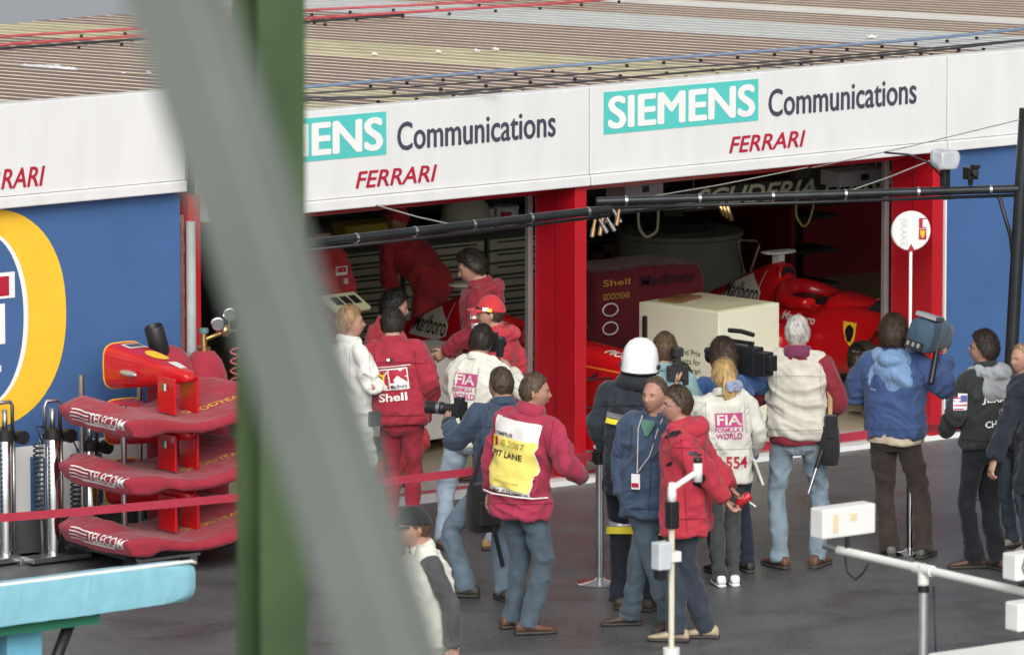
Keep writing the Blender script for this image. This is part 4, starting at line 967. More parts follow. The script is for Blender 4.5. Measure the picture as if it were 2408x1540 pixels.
# bow in the blonde hair, ponytail
hp = pQ['hp']; b = MB(); rg = random.Random(3)
for i in range(46):
    a = rg.uniform(-1, 1); x0 = .055*a; P_ = [hp((x0*.6, -.085-.02*rg.random(), .02)), hp((x0*.9, -.125, -.05)), hp((x0*.8+rg.uniform(-.01, .01), -.12, -.12)), hp((x0*.55+rg.uniform(-.012, .012), -.105, -.185+rg.uniform(-.02, .02)))]
    b.tube(P_, [.012, .014, .011, .003], 6)
worn('ponytail', b, hair_mat((.50, .34, .15)), pQ, smooth=True)
b = MB()
for sx in (1, -1):
    for q in range(3):
        b.ell(hp((.035*sx+.02, -.15-.006*q, -.065+.018*(q-1))), (.036, .012, .022), 12, 8, 0, Matrix.Rotation(.5*sx*(q-1)+.2, 3, 'Y'))
b.ell(hp((.02, -.158, -.065)), (.014, .012, .016)); worn('hair_bow', b, fabric('bow_blue', S(150, 160, 190), .8, .3), pQ, smooth=True)
# waist pocket flap on her waistcoat
b = MB(); b.box(pQ['bend']((.235, -.05, .90)), (.02, .13, .20), M=Matrix.Rotation(-.35, 4, 'Y')); worn('pocket_flap', b, MATS['cream_vest'], pQ, bevel=.006)
# pass on a lanyard
b = MB(); bn = pN['bend']
for sx in (1, -1): b.tube([bn((.075*sx, .05, 1.50)), bn((.07*sx, .13, 1.42)), bn((.045*sx, .168, 1.25)), bn((.03, .185, 1.12))], .004, 6)
worn('lanyard', b, mat('lanyard_grey', S(190, 180, 176), .7), pN)
b = MB(); b.box(bn((.03, .195, 1.06)), (.062, .006, .105)); b.box(bn((.03, .2, 1.035)), (.05, .004, .03), mi=1); worn('pass', b, [M_WHITE2, M_REDINK], pN)
b = MB(); b.loft([[pN['bend'](q) for q in ((-.045, .128, 1.49), (.045, .128, 1.49), (.05, .14, 1.46), (-.05, .14, 1.46))], [pN['bend'](q) for q in ((-.012, .150, 1.39), (.012, .150, 1.39), (.013, .156, 1.38), (-.013, .156, 1.38))]])
worn('shirt_front', b, fabric('green_shirt', S(70, 128, 104)), pN)
# can and cigarette in the hands behind the red jacket
sh, el, wr, u, w_ = pO['arms'][0]; c = wr+w_*.11
b = MB(); b.lathe([(.0, -.055), (.026, -.055), (.033, -.045), (.033, .045), (.027, .056), (0, .056)], 18, 0, Matrix.Translation(Vector(c)+Vector((-.02, -.03, 0))) @ Matrix.Rotation(.9, 4, 'X'))
held('drinks_can', b, [mat('can_red', S(200, 50, 60), .3, .4)], pO, 'red drinks can in the hands behind the bright red jacket', 'can', smooth=True, angle=.8)
b = MB(); b.tube([c+np.array([-.0, -.04, .0]), c+np.array([.0, -.11, -.05])], .0055, 8); held('cigarette', b, [M_WHITE2], pO, 'cigarette held below the drinks can', 'cigarette')
# dark shoulder patch and small prints on the bright red jacket
n = camdir(pO)+np.array([0, 0, .35]); rt = np.array([n[1], -n[0], 0]); rt /= np.linalg.norm(rt)
for dx, z, w, h in ((-.055, 1.40, .12, .05), (.06, 1.245, .07, .035), (.10, 1.235, .05, .02), (-.1, 1.19, .045, .03), (.085, 1.06, .09, .06)):
    V2, F = fill_poly([(0, .2), (.7, 0), (1, .5), (.9, 1), (.2, .8)]); decal(pO, 'top_m', V2, F, pO['bend']((0, 0, z))-rt*dx, n, (0, 0, 1), w, h, M_BLACK, 'patch', .006)
# seams, hems, cuffs and pockets
DR = S(120, 16, 34)
tailor('H', .90, DR, True, False); tailor('K', .80, S(130, 22, 50), False, False, band=.08); tailor('O', .76, S(140, 16, 36), True, True, band=.10); tailor('S', .90, S(44, 68, 112), False, False); tailor('J', .90, S(36, 50, 66), True, True, pockets=True)
tailor('R', .93, S(170, 164, 146), True, False, cuffs=False, pockets=True); tailor('Q', .82, S(170, 166, 150), False, False, cuffs=False, band=.26); tailor('I', .86, S(160, 156, 140), False, True, cuffs=False, pockets=True); tailor('T', .92, S(24, 26, 26), False, False)
tailor('L', .78, S(26, 30, 38), True, False); tailor('N', .80, S(34, 48, 68), False, True); tailor('C', .82, DR, True, True); tailor('F', .86, DR, True, False); tailor('P', .88, S(28, 56, 96)); tailor('V', .70, S(20, 24, 34)); tailor('G', .56, S(176, 176, 168), False, True)
# ---- still and television cameras
def photo_camera(pp, c, yaw, label, lens=.22, flash=False):
    b = MB(); M = Matrix.Translation(Vector(c)) @ Matrix.Rotation(-rad(yaw), 4, 'Z')
    def bx(cc, d, mi=0): b.box(M @ Vector(cc), d, M=Matrix.Rotation(-rad(yaw), 4, 'Z'), mi=mi)
    bx((0, 0, 0), (.15, .055, .10)); bx((0, 0, .065), (.06, .06, .045)); bx((.055, -.005, -.06), (.04, .05, .05))
    L_ = Matrix.Translation(Vector(c)) @ Matrix.Rotation(-rad(yaw), 4, 'Z') @ Matrix.Rotation(-math.pi/2, 4, 'X')
    b.lathe([(.0, .02), (.036, .02), (.036, lens*.45), (.044, lens*.5), (.044, lens*.95), (.048, lens), (.042, lens), (.036, lens-.02), (0, lens-.02)], 20, 0, L_)
    b.lathe([(.0445, lens*.55), (.0455, lens*.56), (.0455, lens*.66), (.0445, lens*.67)], 20, 1, L_)
    if flash: bx((0, .01, .15), (.07, .09, .06), 0); bx((0, .058, .15), (.06, .006, .045), 2); bx((0, 0, .105), (.04, .04, .04))
    return held('photo_camera', b, [M_BLACK, M_STEEL, M_WHITE2], pp, label, 'camera', bevel=.004)
sh, el, wr, u, w_ = pJ['arms'][1]; photo_camera(pJ, wr+np.array([.10, .03, .085]), -34, 'black camera with long lens held by the photographer in dark blue', .26)
sh, el, wr, u, w_ = pI['arms'][0]; photo_camera(pI, pI['hp']((.04, .15, -.0)), 0, 'camera at the eye of the photographer with purple back print', .14)
sh, el, wr, u, w_ = pQ['arms'][1]; photo_camera(pQ, wr+np.array([.02, .05, .10]), -5, 'black camera with flash held up by the blonde photographer', .12, True)
def tv_camera(pp, c, yaw, pitch, label):
    b = MB(); R_ = Matrix.Rotation(-rad(yaw), 4, 'Z') @ Matrix.Rotation(rad(pitch), 4, 'X'); M = Matrix.Translation(Vector(c)) @ R_
    def bx(cc, d, mi=0): b.box(M @ Vector(cc), d, M=R_, mi=mi)
    bx((0, 0, 0), (.11, .34, .20)); bx((0, -.22, -.01), (.10, .10, .17)); bx((.0, .02, .125), (.03, .28, .025)); bx((0, .14, .112), (.03, .03, .05)); bx((0, -.10, .112), (.03, .03, .05))
    bx((-.11, .16, .06), (.14, .05, .05)); bx((.058, .0, .02), (.012, .26, .13), 1); bx((0, -.29, .0), (.08, .05, .11))
    L_ = M @ Matrix.Rotation(-math.pi/2, 4, 'X')
    b.lathe([(0, .16), (.04, .16), (.042, .2), (.05, .21), (.05, .25), (.06, .26), (.06, .3), (.05, .3), (0, .28)], 18, 0, L_)
    V_ = Matrix.Translation(M @ Vector((-.17, .10, .06))) @ R_ @ Matrix.Rotation(-math.pi/2, 4, 'X'); b.lathe([(0, -.1), (.03, -.1), (.035, -.06), (.026, -.04), (.026, .08), (0, .08)], 14, 0, V_)
    b.tube([M @ Vector(q) for q in ((-.02, .1, .20), (-.02, -.02, .205), (-.02, -.14, .19))], .018, 10)
    return held('television_camera', b, [M_BLACK, mat('camera_grey', (.05, .07, .085), .4)], pp, label, 'television camera', bevel=.006)
tv_camera(pP, pP['bend']((.15, -.0, 1.60)), -22, 0, 'black television camera on the shoulder behind the blonde photographer')
# shoulder camera in a blue rain cover
b = MB(); c = pS['bend']((.255, .02, 1.62)); R_ = Matrix.Rotation(-rad(8), 4, 'Z') @ Matrix.Rotation(rad(-10), 4, 'X') @ Matrix.Rotation(rad(14), 4, 'Y'); M = Matrix.Translation(Vector(c)) @ R_
def ringb(y, w, h, zo=0, n=20): return [M @ Vector((w*math.copysign(abs(math.cos(a))**.55, math.cos(a)), y, zo+h*math.copysign(abs(math.sin(a))**.55, math.sin(a)))) for a in [2*math.pi*i/n for i in range(n)]]
b.loft([ringb(-.21, .088, .105, .01), ringb(-.2, .1, .118, .01), ringb(-.05, .1, .13, .02), ringb(.12, .09, .12, .03), ringb(.3, .075, .095, .02), ringb(.32, .06, .08, .02)], 0)
b.box(M @ Vector((0, -.12, .155)), (.16, .18, .03), M=R_, mi=2); b.box(M @ Vector((-.02, -.22, -.07)), (.13, .04, .06), M=R_, mi=1)
for q in range(3): b.box(M @ Vector((-.06+.04*q, -.242, -.065)), (.02, .01, .03), M=R_, mi=2)
b.tube([M @ Vector((.08, .0, -.05)), M @ Vector((.12, -.06, -.2)), M @ Vector((.14, -.08, -.3))], .022, 8, 1)
held('television_camera', b, [fabric('rain_cover_blue', S(48, 76, 98), .5, .12, .5), M_BLACK, M_STEEL], pS, 'shoulder camera wrapped in a dark blue rain cover', 'television camera', smooth=True, angle=.9)
# bags
b = MB(); c = pJ['bend']((-.20, -.10, .80))
def bagrings(c, w, d, h, e=.5):
    out = []
    for t, s_ in ((-1, .80), (-.9, .95), (-.5, 1.05), (0, 1.04), (.5, 1.0), (.85, .92), (1, .8)):
        out.append([tuple(np.array(c)+np.array([w*s_*math.copysign(abs(math.cos(a))**e, math.cos(a)), d*s_*math.copysign(abs(math.sin(a))**e, math.sin(a)), h*t])) for a in [2*math.pi*i/20 for i in range(20)]])
    return out
b.loft(bagrings(c, .115, .085, .17)); b.box(tuple(np.array(c)+[0, -.092, -.03]), (.15, .04, .16)); b.tube([c+np.array([-.1, 0, .15]), pJ['bend']((-.20, -.06, 1.15)), pJ['bend']((-.12, -.15, 1.42))], .016, 8, asp=.4)
b.tube([c+np.array([-.05, -.08, .13]), c+np.array([.02, -.1, -.1]), c+np.array([.12, -.06, -.42])], .018, 8, asp=.4)
held('camera_bag', b, [M_BLK], pJ, 'black camera bag hanging at the hip of the dark blue jacket', 'bag', smooth=True, angle=1.)
b = MB(); c = pR['bend']((.235, -.08, .88))
b.loft(bagrings(c, .07, .06, .14, .7)); b.tube([c+np.array([0, 0, .12]), pR['bend']((.235, -.06, 1.2)), pR['bend']((.19, -.04, 1.46)), pR['bend']((.13, .03, 1.52))], .016, 8, 1, asp=.35)
b.lathe([(0, -.12), (.05, -.12), (.05, .02), (.04, .04), (0, .04)], 16, 0, Matrix.Translation(Vector(c)+Vector((.01, -.02, .18))))
held('camera_bag', b, [M_BLK, fabric('tan_strap', S(176, 136, 84))], pR, 'black lens bag on a tan strap beside the beige waistcoat', 'bag', smooth=True, angle=1.)
b = MB(); c0 = pR['bend']((.19, -.16, .86)); c1 = pR['bend']((.10, -.22, .56)); d = (c1-c0)
b.tube([c0, c0+d*.42], .018, 12, 1); b.tube([c0+d*.42, c0+d*.75], .013, 12); b.tube([c0+d*.74, c1], .0105, 12); 
for q in (.42, .74, .84, .92): b.tube([c0+d*q, c0+d*(q+.02)], .016, 12)
held('monopod', b, [M_CHROME, M_BLACK], pR, 'folded silver monopod slung below the beige waistcoat', 'monopod', smooth=True, angle=.8)
# badge on the white coat, red wristband
b = MB(); b.box(pk['bend']((.205, .09, .93)), (.03, .09, .11), M=Matrix.Rotation(.2, 4, 'Y')); worn('hip_pass', b, [mat('pass_dark', (.06, .07, .07), .5)], pk)
b = MB(); b.ell(pT['bend']((-.20, .22, 1.10)), (.03, .05, .05), 12, 8); worn('red_glove', b, fabric('glove_red', S(200, 40, 50)), pT, smooth=True)

# ------------------------------------------------------------------ racing cars on stands
def rr(y, w0, w1, z0, z1, n=24, e=.55, x0=0.):
    """car cross-section: half-width w0 at the bottom, w1 at the top"""
    out = []
    for i in range(n):
        a = 2*math.pi*i/n; c = math.copysign(abs(math.cos(a))**e, math.cos(a)); s_ = math.copysign(abs(math.sin(a))**e, math.sin(a)); t = .5+.5*s_
        out.append((x0+c*(w0+(w1-w0)*t), y, z0+(z1-z0)*t))
    return out
def wheel(name, parent, c, r=.32, w=.30, label=None):
    M = Matrix.Translation(Vector(c)) @ Matrix.Rotation(math.pi/2, 4, 'Y')
    b = MB().lathe([(r*.62, -w/2), (r*.93, -w/2), (r, -w*.4), (r, w*.4), (r*.93, w/2), (r*.62, w/2), (r*.6, w*.3), (r*.6, -w*.3), (r*.62, -w/2)], 36, 0, M)
    t = b.build(name, M_RUBBER, parent, smooth=True, angle=.7)
    b = MB().lathe([(0, -w*.1), (r*.2, -w*.1), (r*.3, -w*.3), (r*.6, -w*.34), (r*.6, w*.34), (r*.3, w*.2), (0, w*.2)], 30, 0, M)
    b.build('rim', mat('rim_gold', (.28, .22, .12), .35, .8), t, smooth=True, angle=.6)
    return t
def f1_car(xc, yh, dz, label, with_nose=True):
    R0 = empty('racing_car', (xc, yh, .03), math.pi, label=label, cat='racing car', group='red racing cars in the garage')
    D_ = dz
    sec = [(1.05, .03, .03, .44, .49), (1.0, .05, .06, .42, .52), (.6, .10, .11, .28, .60), (.25, .13, .15, .2, .665), (0, .16, .19, .16, .685), (-.4, .21, .25, .12, .69), (-.85, .27, .28, .10, .675), (-1.1, .30, .29, .08, .645), (-1.5, .34, .29, .07, .62), (-1.85, .36, .27, .07, .62), (-2.2, .34, .22, .07, .5), (-2.6, .28, .16, .08, .42), (-3.0, .18, .12, .1, .36)]
    if not with_nose: sec = [q for q in sec if q[0] < .3]
    b = MB(); b.loft([[(x, y, z+D_) for x, y, z in rr(*s)] for s in sec]); tub = b.build('chassis', M_CARRED, R0, smooth=True)
    cv = [(-1.66, .25, .09, .45, .66), (-1.78, .25, .08, .45, .82), (-1.86, .245, .075, .45, .895), (-2.0, .24, .065, .42, .865), (-2.3, .22, .05, .36, .75), (-2.6, .18, .035, .32, .62), (-2.85, .12, .03, .3, .52), (-2.95, .08, .02, .3, .46)]
    b2 = MB(); b2.loft([[(x, y, z+D_) for x, y, z in rr(*s, e=.75)] for s in cv]); b2.build('engine_cover', M_CARRED, R0, smooth=True)
    for sx in (1, -1):
        sp = [(-1.15, .10, .06, .12, .40), (-1.2, .16, .14, .08, .46), (-1.6, .2, .19, .06, .50), (-2.2, .18, .17, .06, .46), (-2.6, .12, .10, .07, .34), (-2.8, .06, .05, .08, .24)]
        bs_ = MB(); bs_.loft([[(x, y, z+D_) for x, y, z in rr(*s, x0=sx*(.48 if i < 4 else .40), e=.5)] for i, s in enumerate(sp)]); bs_.build('sidepod', M_CARRED, R0, smooth=True)
    # airbox mouth, cockpit opening with its padded surround, mirrors
    o = MB(); M = Matrix.Translation(Vector((0, -1.785, .79+D_))) @ Matrix.Rotation(rad(-78), 4, 'X'); o.lathe([(0, .0), (.062, .0), (.075, .012), (.088, .0), (.088, -.06)], 24, 0, M, 1., 1.12); o.build('airbox_lip', M_CARRED, R0, smooth=True)
    o = MB(); M = Matrix.Translation(Vector((0, -1.775, .792+D_))) @ Matrix.Rotation(rad(-78), 4, 'X'); o.lathe([(0, .0), (.066, .0), (.066, .006)], 24, 0, M, 1., 1.12); o.build('airbox_mouth', M_BLACK, R0)
    o = MB(); o.loft([[(x, y, z+D_) for x, y, z in rr(*s, e=.8)] for s in [(-1.10, .10, .12, .5, .662), (-1.2, .2, .22, .5, .655), (-1.5, .22, .24, .5, .65), (-1.68, .16, .18, .5, .68)]]); o.build('cockpit', M_BLACK, R0, smooth=True)
    o = MB(); pts = [(.25*math.cos(a), -1.40+.30*math.sin(a), .635+.055*max(0, -math.sin(a))**1.5+D_) for a in np.linspace(-math.pi*1.22, math.pi*.22, 30)]
    o.tube(pts, [.05+.035*max(0, -math.sin(a)) for a in np.linspace(-math.pi*1.22, math.pi*.22, 30)], 12); o.build('headrest', M_CARRED, R0, smooth=True)
    o = MB(); o.loft([[(x, y, z+D_) for x, y, z in rr(*s, e=.8)] for s in [(-.62, .10, .08, .6, .69), (-.85, .2, .14, .6, .73), (-1.0, .24, .15, .58, .75), (-1.05, .24, .16, .58, .745)]]); o.build('windscreen_cowl', M_CARRED, R0, smooth=True)
    for sx in (1, -1):
        o = MB(); o.ell((.42*sx, -.98, .70+D_), (.075, .035, .035), 14, 8); o.tube([(.27*sx, -1.0, .64+D_), (.40*sx, -.98, .69+D_)], .012, 8); o.build('mirror', M_CARRED, R0, smooth=True)
    # camera pod above the airbox
    o = MB(); o.loft([[(x, y, z) for x, y, z in rr(yy, w, w, 0.905+D_+zz, .92+D_+zz+t, e=.7)] for yy, w, zz, t in ((-1.83, .12, .05, .005), (-1.87, .155, .045, .02), (-1.93, .155, .045, .018), (-1.98, .13, .05, .004))]); o.bbox((-.03, -1.95, .85+D_), (.03, -1.86, .955+D_)); o.build('camera_pod', M_WHITE2, R0, bevel=.003)
    # artwork on the right flank
    pp = {}
    V = [np.array(p) for p in b2.v]; pp = dict(root=R0, cover=(np.array(b2.v), b2.f, None), tub=(np.array(b.v), b.f, None), k=1.)
    M_PAN = mat('panel_white', S(226, 222, 206), .35, var=.03, coat=.4)
    V2, F = fill_poly([(0, 0), (1, 0), (1, .50), (.62, 1), (.05, .52)]); decal(pp, 'cover', V2, F, (.2, -2.24, .66+D_), (1, 0, .18), (0, 0, 1), .62, .27, M_PAN, 'white_panel', .004)
    V2, F, _ = text2d('Marlboro', bold=.01, cut=24); decal(pp, 'cover', V2, F, (.2, -2.235, .635+D_), (1, 0, .18), (0, 0, 1), .57, .15, M_BLACK, 'lettering', .0075)
    V2, F = fill_poly([(0, 0), (1, 0), (1, 1), (0, 1)]); decal(pp, 'cover', V2, F, (.2, -1.98, .63+D_), (1, 0, .18), (0, .12, 1), .012, .42, M_PAN, 'white_line', .004)
    V2, F, _ = text2d('Marlboro', bold=.02, cut=20); decal(pp, 'tub', V2, F, (.3, -1.27, .53+D_), (1, 0, .1), (0, 0, 1), .42, .07, M_PAN, 'lettering', .010)
    V2, F = fill_poly(SHIELD); decal(pp, 'tub', V2, F, (.2, -.65, .465+D_), (1, 0, .0), (0, 0, 1), .155, .20, M_YEL, 'shield', .004)
    V2, F = fill_poly(HORSE); decal(pp, 'tub', V2, F, (.2, -.65, .475+D_), (1, 0, .0), (0, 0, 1), .10, .145, M_BLACK, 'horse_emblem', .007)
    V2, F = gridq(2, 2); decal(pp, 'tub', V2, F, (.3, -1.72, .57+D_), (1, 0, .1), (0, 0, 1), .10, .06, M_PAN, 'badge', .006); decal(pp, 'tub', V2, F, (.3, -1.745, .57+D_), (1, 0, .1), (0, 0, 1), .04, .05, M_YEL, 'badge', .009)
    V2, F, _ = text2d('PIONEER', bold=.03, cut=12); decal(pp, 'tub', V2, F, (.06, .30, .66+D_), (0.5, 0, 1), (-1, 0, .5), .5, .09, M_PAN, 'lettering', .006)
    V2, F = gridq(12, 1); decal(pp, 'tub', V2, F, (.2, .35, .56+D_), (1, 0, .2), (0, 0, 1), 1.0, .014, mat('orange_line', S(240, 120, 50), .4), 'pinstripe', .004)
    # front hubs, wishbones, wheels
    for sx in (1, -1):
        h = MB(); M = Matrix.Translation(Vector((.66*sx, 0, .38+D_))) @ Matrix.Rotation(math.pi/2*sx, 4, 'Y')
        h.lathe([(0, -.09), (.10, -.09), (.145, -.06), (.15, .0), (.145, .03), (.13, .035), (.125, .02), (.09, .02), (.085, .05), (.06, .055), (.05, .09), (.03, .10), (0, .10)], 30, 0, M)
        for q in range(9): a = q*math.tau/9; h.lathe([(.0, .03), (.010, .03), (.010, .075), (0, .075)], 8, 1, M @ Matrix.Translation(Vector((.07*math.cos(a), .07*math.sin(a), 0))))
        h.build('front_hub', [mat('hub_dark', (.06, .055, .04), .4, .7), M_STEEL], R0, smooth=True, angle=.6)
        a_ = MB()
        for (p0, p1) in (((.16, .25, .27), (.62, 0, .24)), ((.2, -.35, .22), (.62, 0, .24)), ((.16, .22, .50), (.6, 0, .43)), ((.22, -.35, .52), (.6, 0, .43)), ((.18, .06, .52), (.6, .02, .27))):
            a_.tube([(p0[0]*sx, p0[1], p0[2]+D_), (p1[0]*sx, p1[1], p1[2]+.05+D_)], .014, 8, asp=.6)
        a_.build('wishbones', M_BLACKM, R0, smooth=True)
    # front wing under the nose
    if not with_nose: return R0
    w = MB()
    for (y0, zz, ch) in ((.72, .10, .28), (.50, .15, .14)):
        w.loft([[(x, y0+ch*(.5-t), zz+D_+.02*math.sin(math.pi*t)+s_*.006) for t, s_ in ((0, 0), (.3, 1), (.7, 1), (1, 0), (.7, -1), (.3, -1))] for x in np.linspace(-.68, .68, 9)])
    w.build('front_wing', M_CARRED, R0, smooth=True)
    for sx in (1, -1):
        MB().bbox((.68*sx, .3, .05+D_), (.695*sx, .92, .27+D_)).build('end_plate', M_CARRED, R0)
        MB().bbox((.07*sx, .62, .13+D_), (.085*sx, .85, .44+D_)).build('wing_pylon', M_CARRED, R0)
    return R0
XC1, YH1, DZ = 3.85, .66, .17
f1_car(XC1, YH1, DZ, 'red racing car with airbox and shield emblem in the right-hand bay', False)
f1_car(XC1-3.12, YH1, DZ, 'red racing car seen past the mechanics in the left-hand bay', True)
for xc, lb_ in ((XC1, 'low steel stand under the right-hand racing car'), (XC1-3.12, 'low steel stand under the left-hand racing car')):
    for yy in (.45, 2.2):
        b = MB(); b.box((0, 0, .18), (.5, .08, .04)); 
        for sx in (-1, 1): b.tube([(.2*sx, 0, .165), (.28*sx, 0, 0)], .02, 8); b.box((.28*sx, 0, .01), (.06, .3, .02))
        o = b.build('car_stand', M_STEEL, None); o.location = (xc, YH1+yy, .03); tag(o, lb_+(', front end' if yy < 1 else ', rear end'), 'car stand')
# loose wheel by the right pillar
wp = onZ(2108, 795, .66); r_ = empty('spare_wheel', (wp[0], wp[1], .03), 0, label='dark tyre standing on a block behind the right-hand pillar', cat='wheel')
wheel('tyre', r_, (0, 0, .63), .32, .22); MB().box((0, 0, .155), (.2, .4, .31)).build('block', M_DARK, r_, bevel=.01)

# ------------------------------------------------------------------ inside the garage
# pale equipment cabinet with lettering
zt = 1.06; c0 = onZ(1690, 735, zt); cl = onZ(1490, 712, zt); cr = onZ(1833, 712, zt)
M_CAB = mat('cabinet_cream', S(222, 222, 196), .5, var=.04, vs=2)
ex = (cr-c0)[:2]; Lx = np.linalg.norm(ex); ang = math.atan2(ex[1], ex[0]); Ly = np.linalg.norm((cl-c0)[:2])
cab = empty('equipment_cabinet', (c0[0], c0[1], .03), ang, label='tall cream equipment cabinet with black lettering and a brown tray on top', cat='cabinet')
hh = zt-.03
MB().bbox((0, 0, .08), (Lx, Ly, hh)).build('body', M_CAB, cab, bevel=.008)
MB().bbox((.03, .03, hh+.0005), (Lx-.03, Ly-.03, hh+.006)).build('top_sheet', mat('cabinet_top', S(214, 214, 176), .4, var=.05), cab)
for dx in (.08, Lx-.08):
    for dy in (.08, Ly-.08): MB().lathe([(0, 0), (.03, 0), (.035, .03), (.02, .08), (0, .08)], 12, 0, Matrix.Translation(Vector((dx, dy, 0)))).build('caster', M_RUBBER, cab)
for i, t in enumerate(('Grand Prix', 'Products for', 'Ferrari')):
    V, F, asp = text2d(t, bold=.004); hgt = .048; w = hgt*asp*.95; y1 = Ly*.22; z0 = hh-.37-i*.07
    b = MB(); b.add([(-.003, y1+w*(1-u)-.0, z0+hgt*v) for u, v in V], F); b.build('lettering', M_BLACK, cab)
MB().bbox((-.03, Ly-.10, hh-.36), (-.002, Ly-.06, hh-.10)).build('handle', M_BLACK, cab, bevel=.01)
tr = MB(); tr.box((0, 0, .01), (.34, .20, .018), rz=.2); tr.box((.0, 0, .022), (.26, .14, .01), rz=.2)
o = tr.build('wooden_tray', mat('tray_brown', S(120, 84, 52), .5, var=.2), None, bevel=.004); q = onZ(1600, 704, zt+.01); o.location = (q[0], q[1], zt+.008); o.rotation_euler = (0, 0, ang); tag(o, 'flat brown tray lying on the cream cabinet', 'tray')
# red dust cover over a rear wing
def sag_box(x0, x1, y0, y1, z0, z1, nx=18, ny=10, nz=8, amp=.02, seed=1, sag=None):
    """a cloth cover hanging over a box: subdivided, rounded, creased"""
    b = MB(); idx = {}
    def pt(i, j, k):
        key = (i, j, k)
        if key not in idx:
            idx[key] = len(b.v); b.v.append((x0+(x1-x0)*i/nx, y0+(y1-y0)*j/ny, z0+(z1-z0)*k/nz))
        return idx[key]
    def q(*v): b.f.append(tuple(v)); b.m.append(0)
    for i in range(nx):
        for j in range(ny): q(pt(i, j, nz), pt(i+1, j, nz), pt(i+1, j+1, nz), pt(i, j+1, nz)); q(pt(i, j, 0), pt(i, j+1, 0), pt(i+1, j+1, 0), pt(i+1, j, 0))
    for i in range(nx):
        for k in range(nz): q(pt(i, 0, k), pt(i+1, 0, k), pt(i+1, 0, k+1), pt(i, 0, k+1)); q(pt(i, ny, k), pt(i, ny, k+1), pt(i+1, ny, k+1), pt(i+1, ny, k))
    for j in range(ny):
        for k in range(nz): q(pt(0, j, k), pt(0, j, k+1), pt(0, j+1, k+1), pt(0, j+1, k)); q(pt(nx, j, k), pt(nx, j+1, k), pt(nx, j+1, k+1), pt(nx, j, k+1))
    V = np.array(b.v); c = np.array([(x0+x1)/2, (y0+y1)/2, (z0+z1)/2]); hd = np.array([(x1-x0)/2, (y1-y0)/2, (z1-z0)/2]); U = (V-c)/hd
    f_ = 1-.045*(np.abs(U[:, 0])**4*np.abs(U[:, 1])**4+np.abs(U[:, 0])**4*np.abs(U[:, 2])**4+np.abs(U[:, 1])**4*np.abs(U[:, 2])**4)
    V = c+(V-c)*f_[:, None]
    if sag is not None: V = sag(V, U)
    n1 = vnoise(V*[6, 6, 3]+seed, seed); w = vnoise(V*3+seed, seed+4)
    rg = 1-np.abs(2*vnoise((V+np.stack([w, w, w], 1)*.25)*[9, 9, 5], seed+1)-1)
    d = U/np.linalg.norm(U, axis=1)[:, None]; V = V+d*((rg**2-.4)*amp+(n1-.5)*amp)[:, None]
    b.v = [tuple(p) for p in V]; return b
a = onY(1405, 640, 2.6); a2 = onY(1665, 620, 2.6)
b = sag_box(a[0], a2[0], 2.6, 3.3, .5, 1.14, amp=.03, seed=5)
cvr = b.build('covered_wing', fabric('cover_maroon', S(112, 20, 36), .8, .1, .4), None, smooth=True); tag(cvr, 'dark red dust cover over a wing assembly behind the cream cabinet', 'dust cover')
for i, t in enumerate(('Shell', 'GOODYEAR')):
    V, F, asp = text2d(t, bold=.01); z0 = 1.03-.11*i; V3 = quadmap(V, rectq(a[0]+.03, a[0]+.3, z0, z0+.05, 2.565)); MB().add(V3, F).build('lettering', mat('dull_yellow', S(190, 150, 60), .7), cvr)
V, F, asp = text2d('Marlboro', bold=.01, shear=.2); MB().add(quadmap(V, rectq(a[0]+.4, a[0]+.95, 1.0, 1.09, 2.56)), F).build('lettering', M_BLACK, cvr)
for i in range(2): MB().tube([(a[0]+.1+.075*math.cos(t), 2.56, .84-.15*i+.05*math.sin(t)) for t in np.linspace(0, math.tau, 20)], .006, 6).build('round_badge', M_WHITE2, cvr)
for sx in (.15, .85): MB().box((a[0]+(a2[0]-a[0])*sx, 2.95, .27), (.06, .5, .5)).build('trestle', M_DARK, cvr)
# big pale drum-shaped tank and dark racks behind
tk = empty('storage_tank', (5.15, 5.6, .03), label='big pale rounded tank in the dark back of the right-hand bay', cat='tank')
MB().lathe([(0, 0), (.5, 0), (.53, .03), (.53, .82), (.55, .84), (.55, .87), (.5, .88), (0, .88)], 40, 0).build('drum', mat('tank_grey', S(132, 136, 122), .5, var=.08), tk, smooth=True, angle=.6)
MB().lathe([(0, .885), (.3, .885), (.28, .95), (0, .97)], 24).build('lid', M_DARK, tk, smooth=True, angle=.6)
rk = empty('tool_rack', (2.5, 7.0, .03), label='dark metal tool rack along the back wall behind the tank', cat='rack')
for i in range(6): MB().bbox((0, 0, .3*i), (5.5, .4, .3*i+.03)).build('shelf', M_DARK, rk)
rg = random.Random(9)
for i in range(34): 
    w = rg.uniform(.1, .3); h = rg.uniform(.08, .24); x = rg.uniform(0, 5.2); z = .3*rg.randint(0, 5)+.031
    MB().bbox((x, .02, z), (x+w, .3, z+h)).build('stored_box', mat('box_%d' % (i % 4), ((.05, .06, .055), (.10, .11, .09), (.12, .02, .03), (.03, .035, .04))[i % 4], .7), rk)
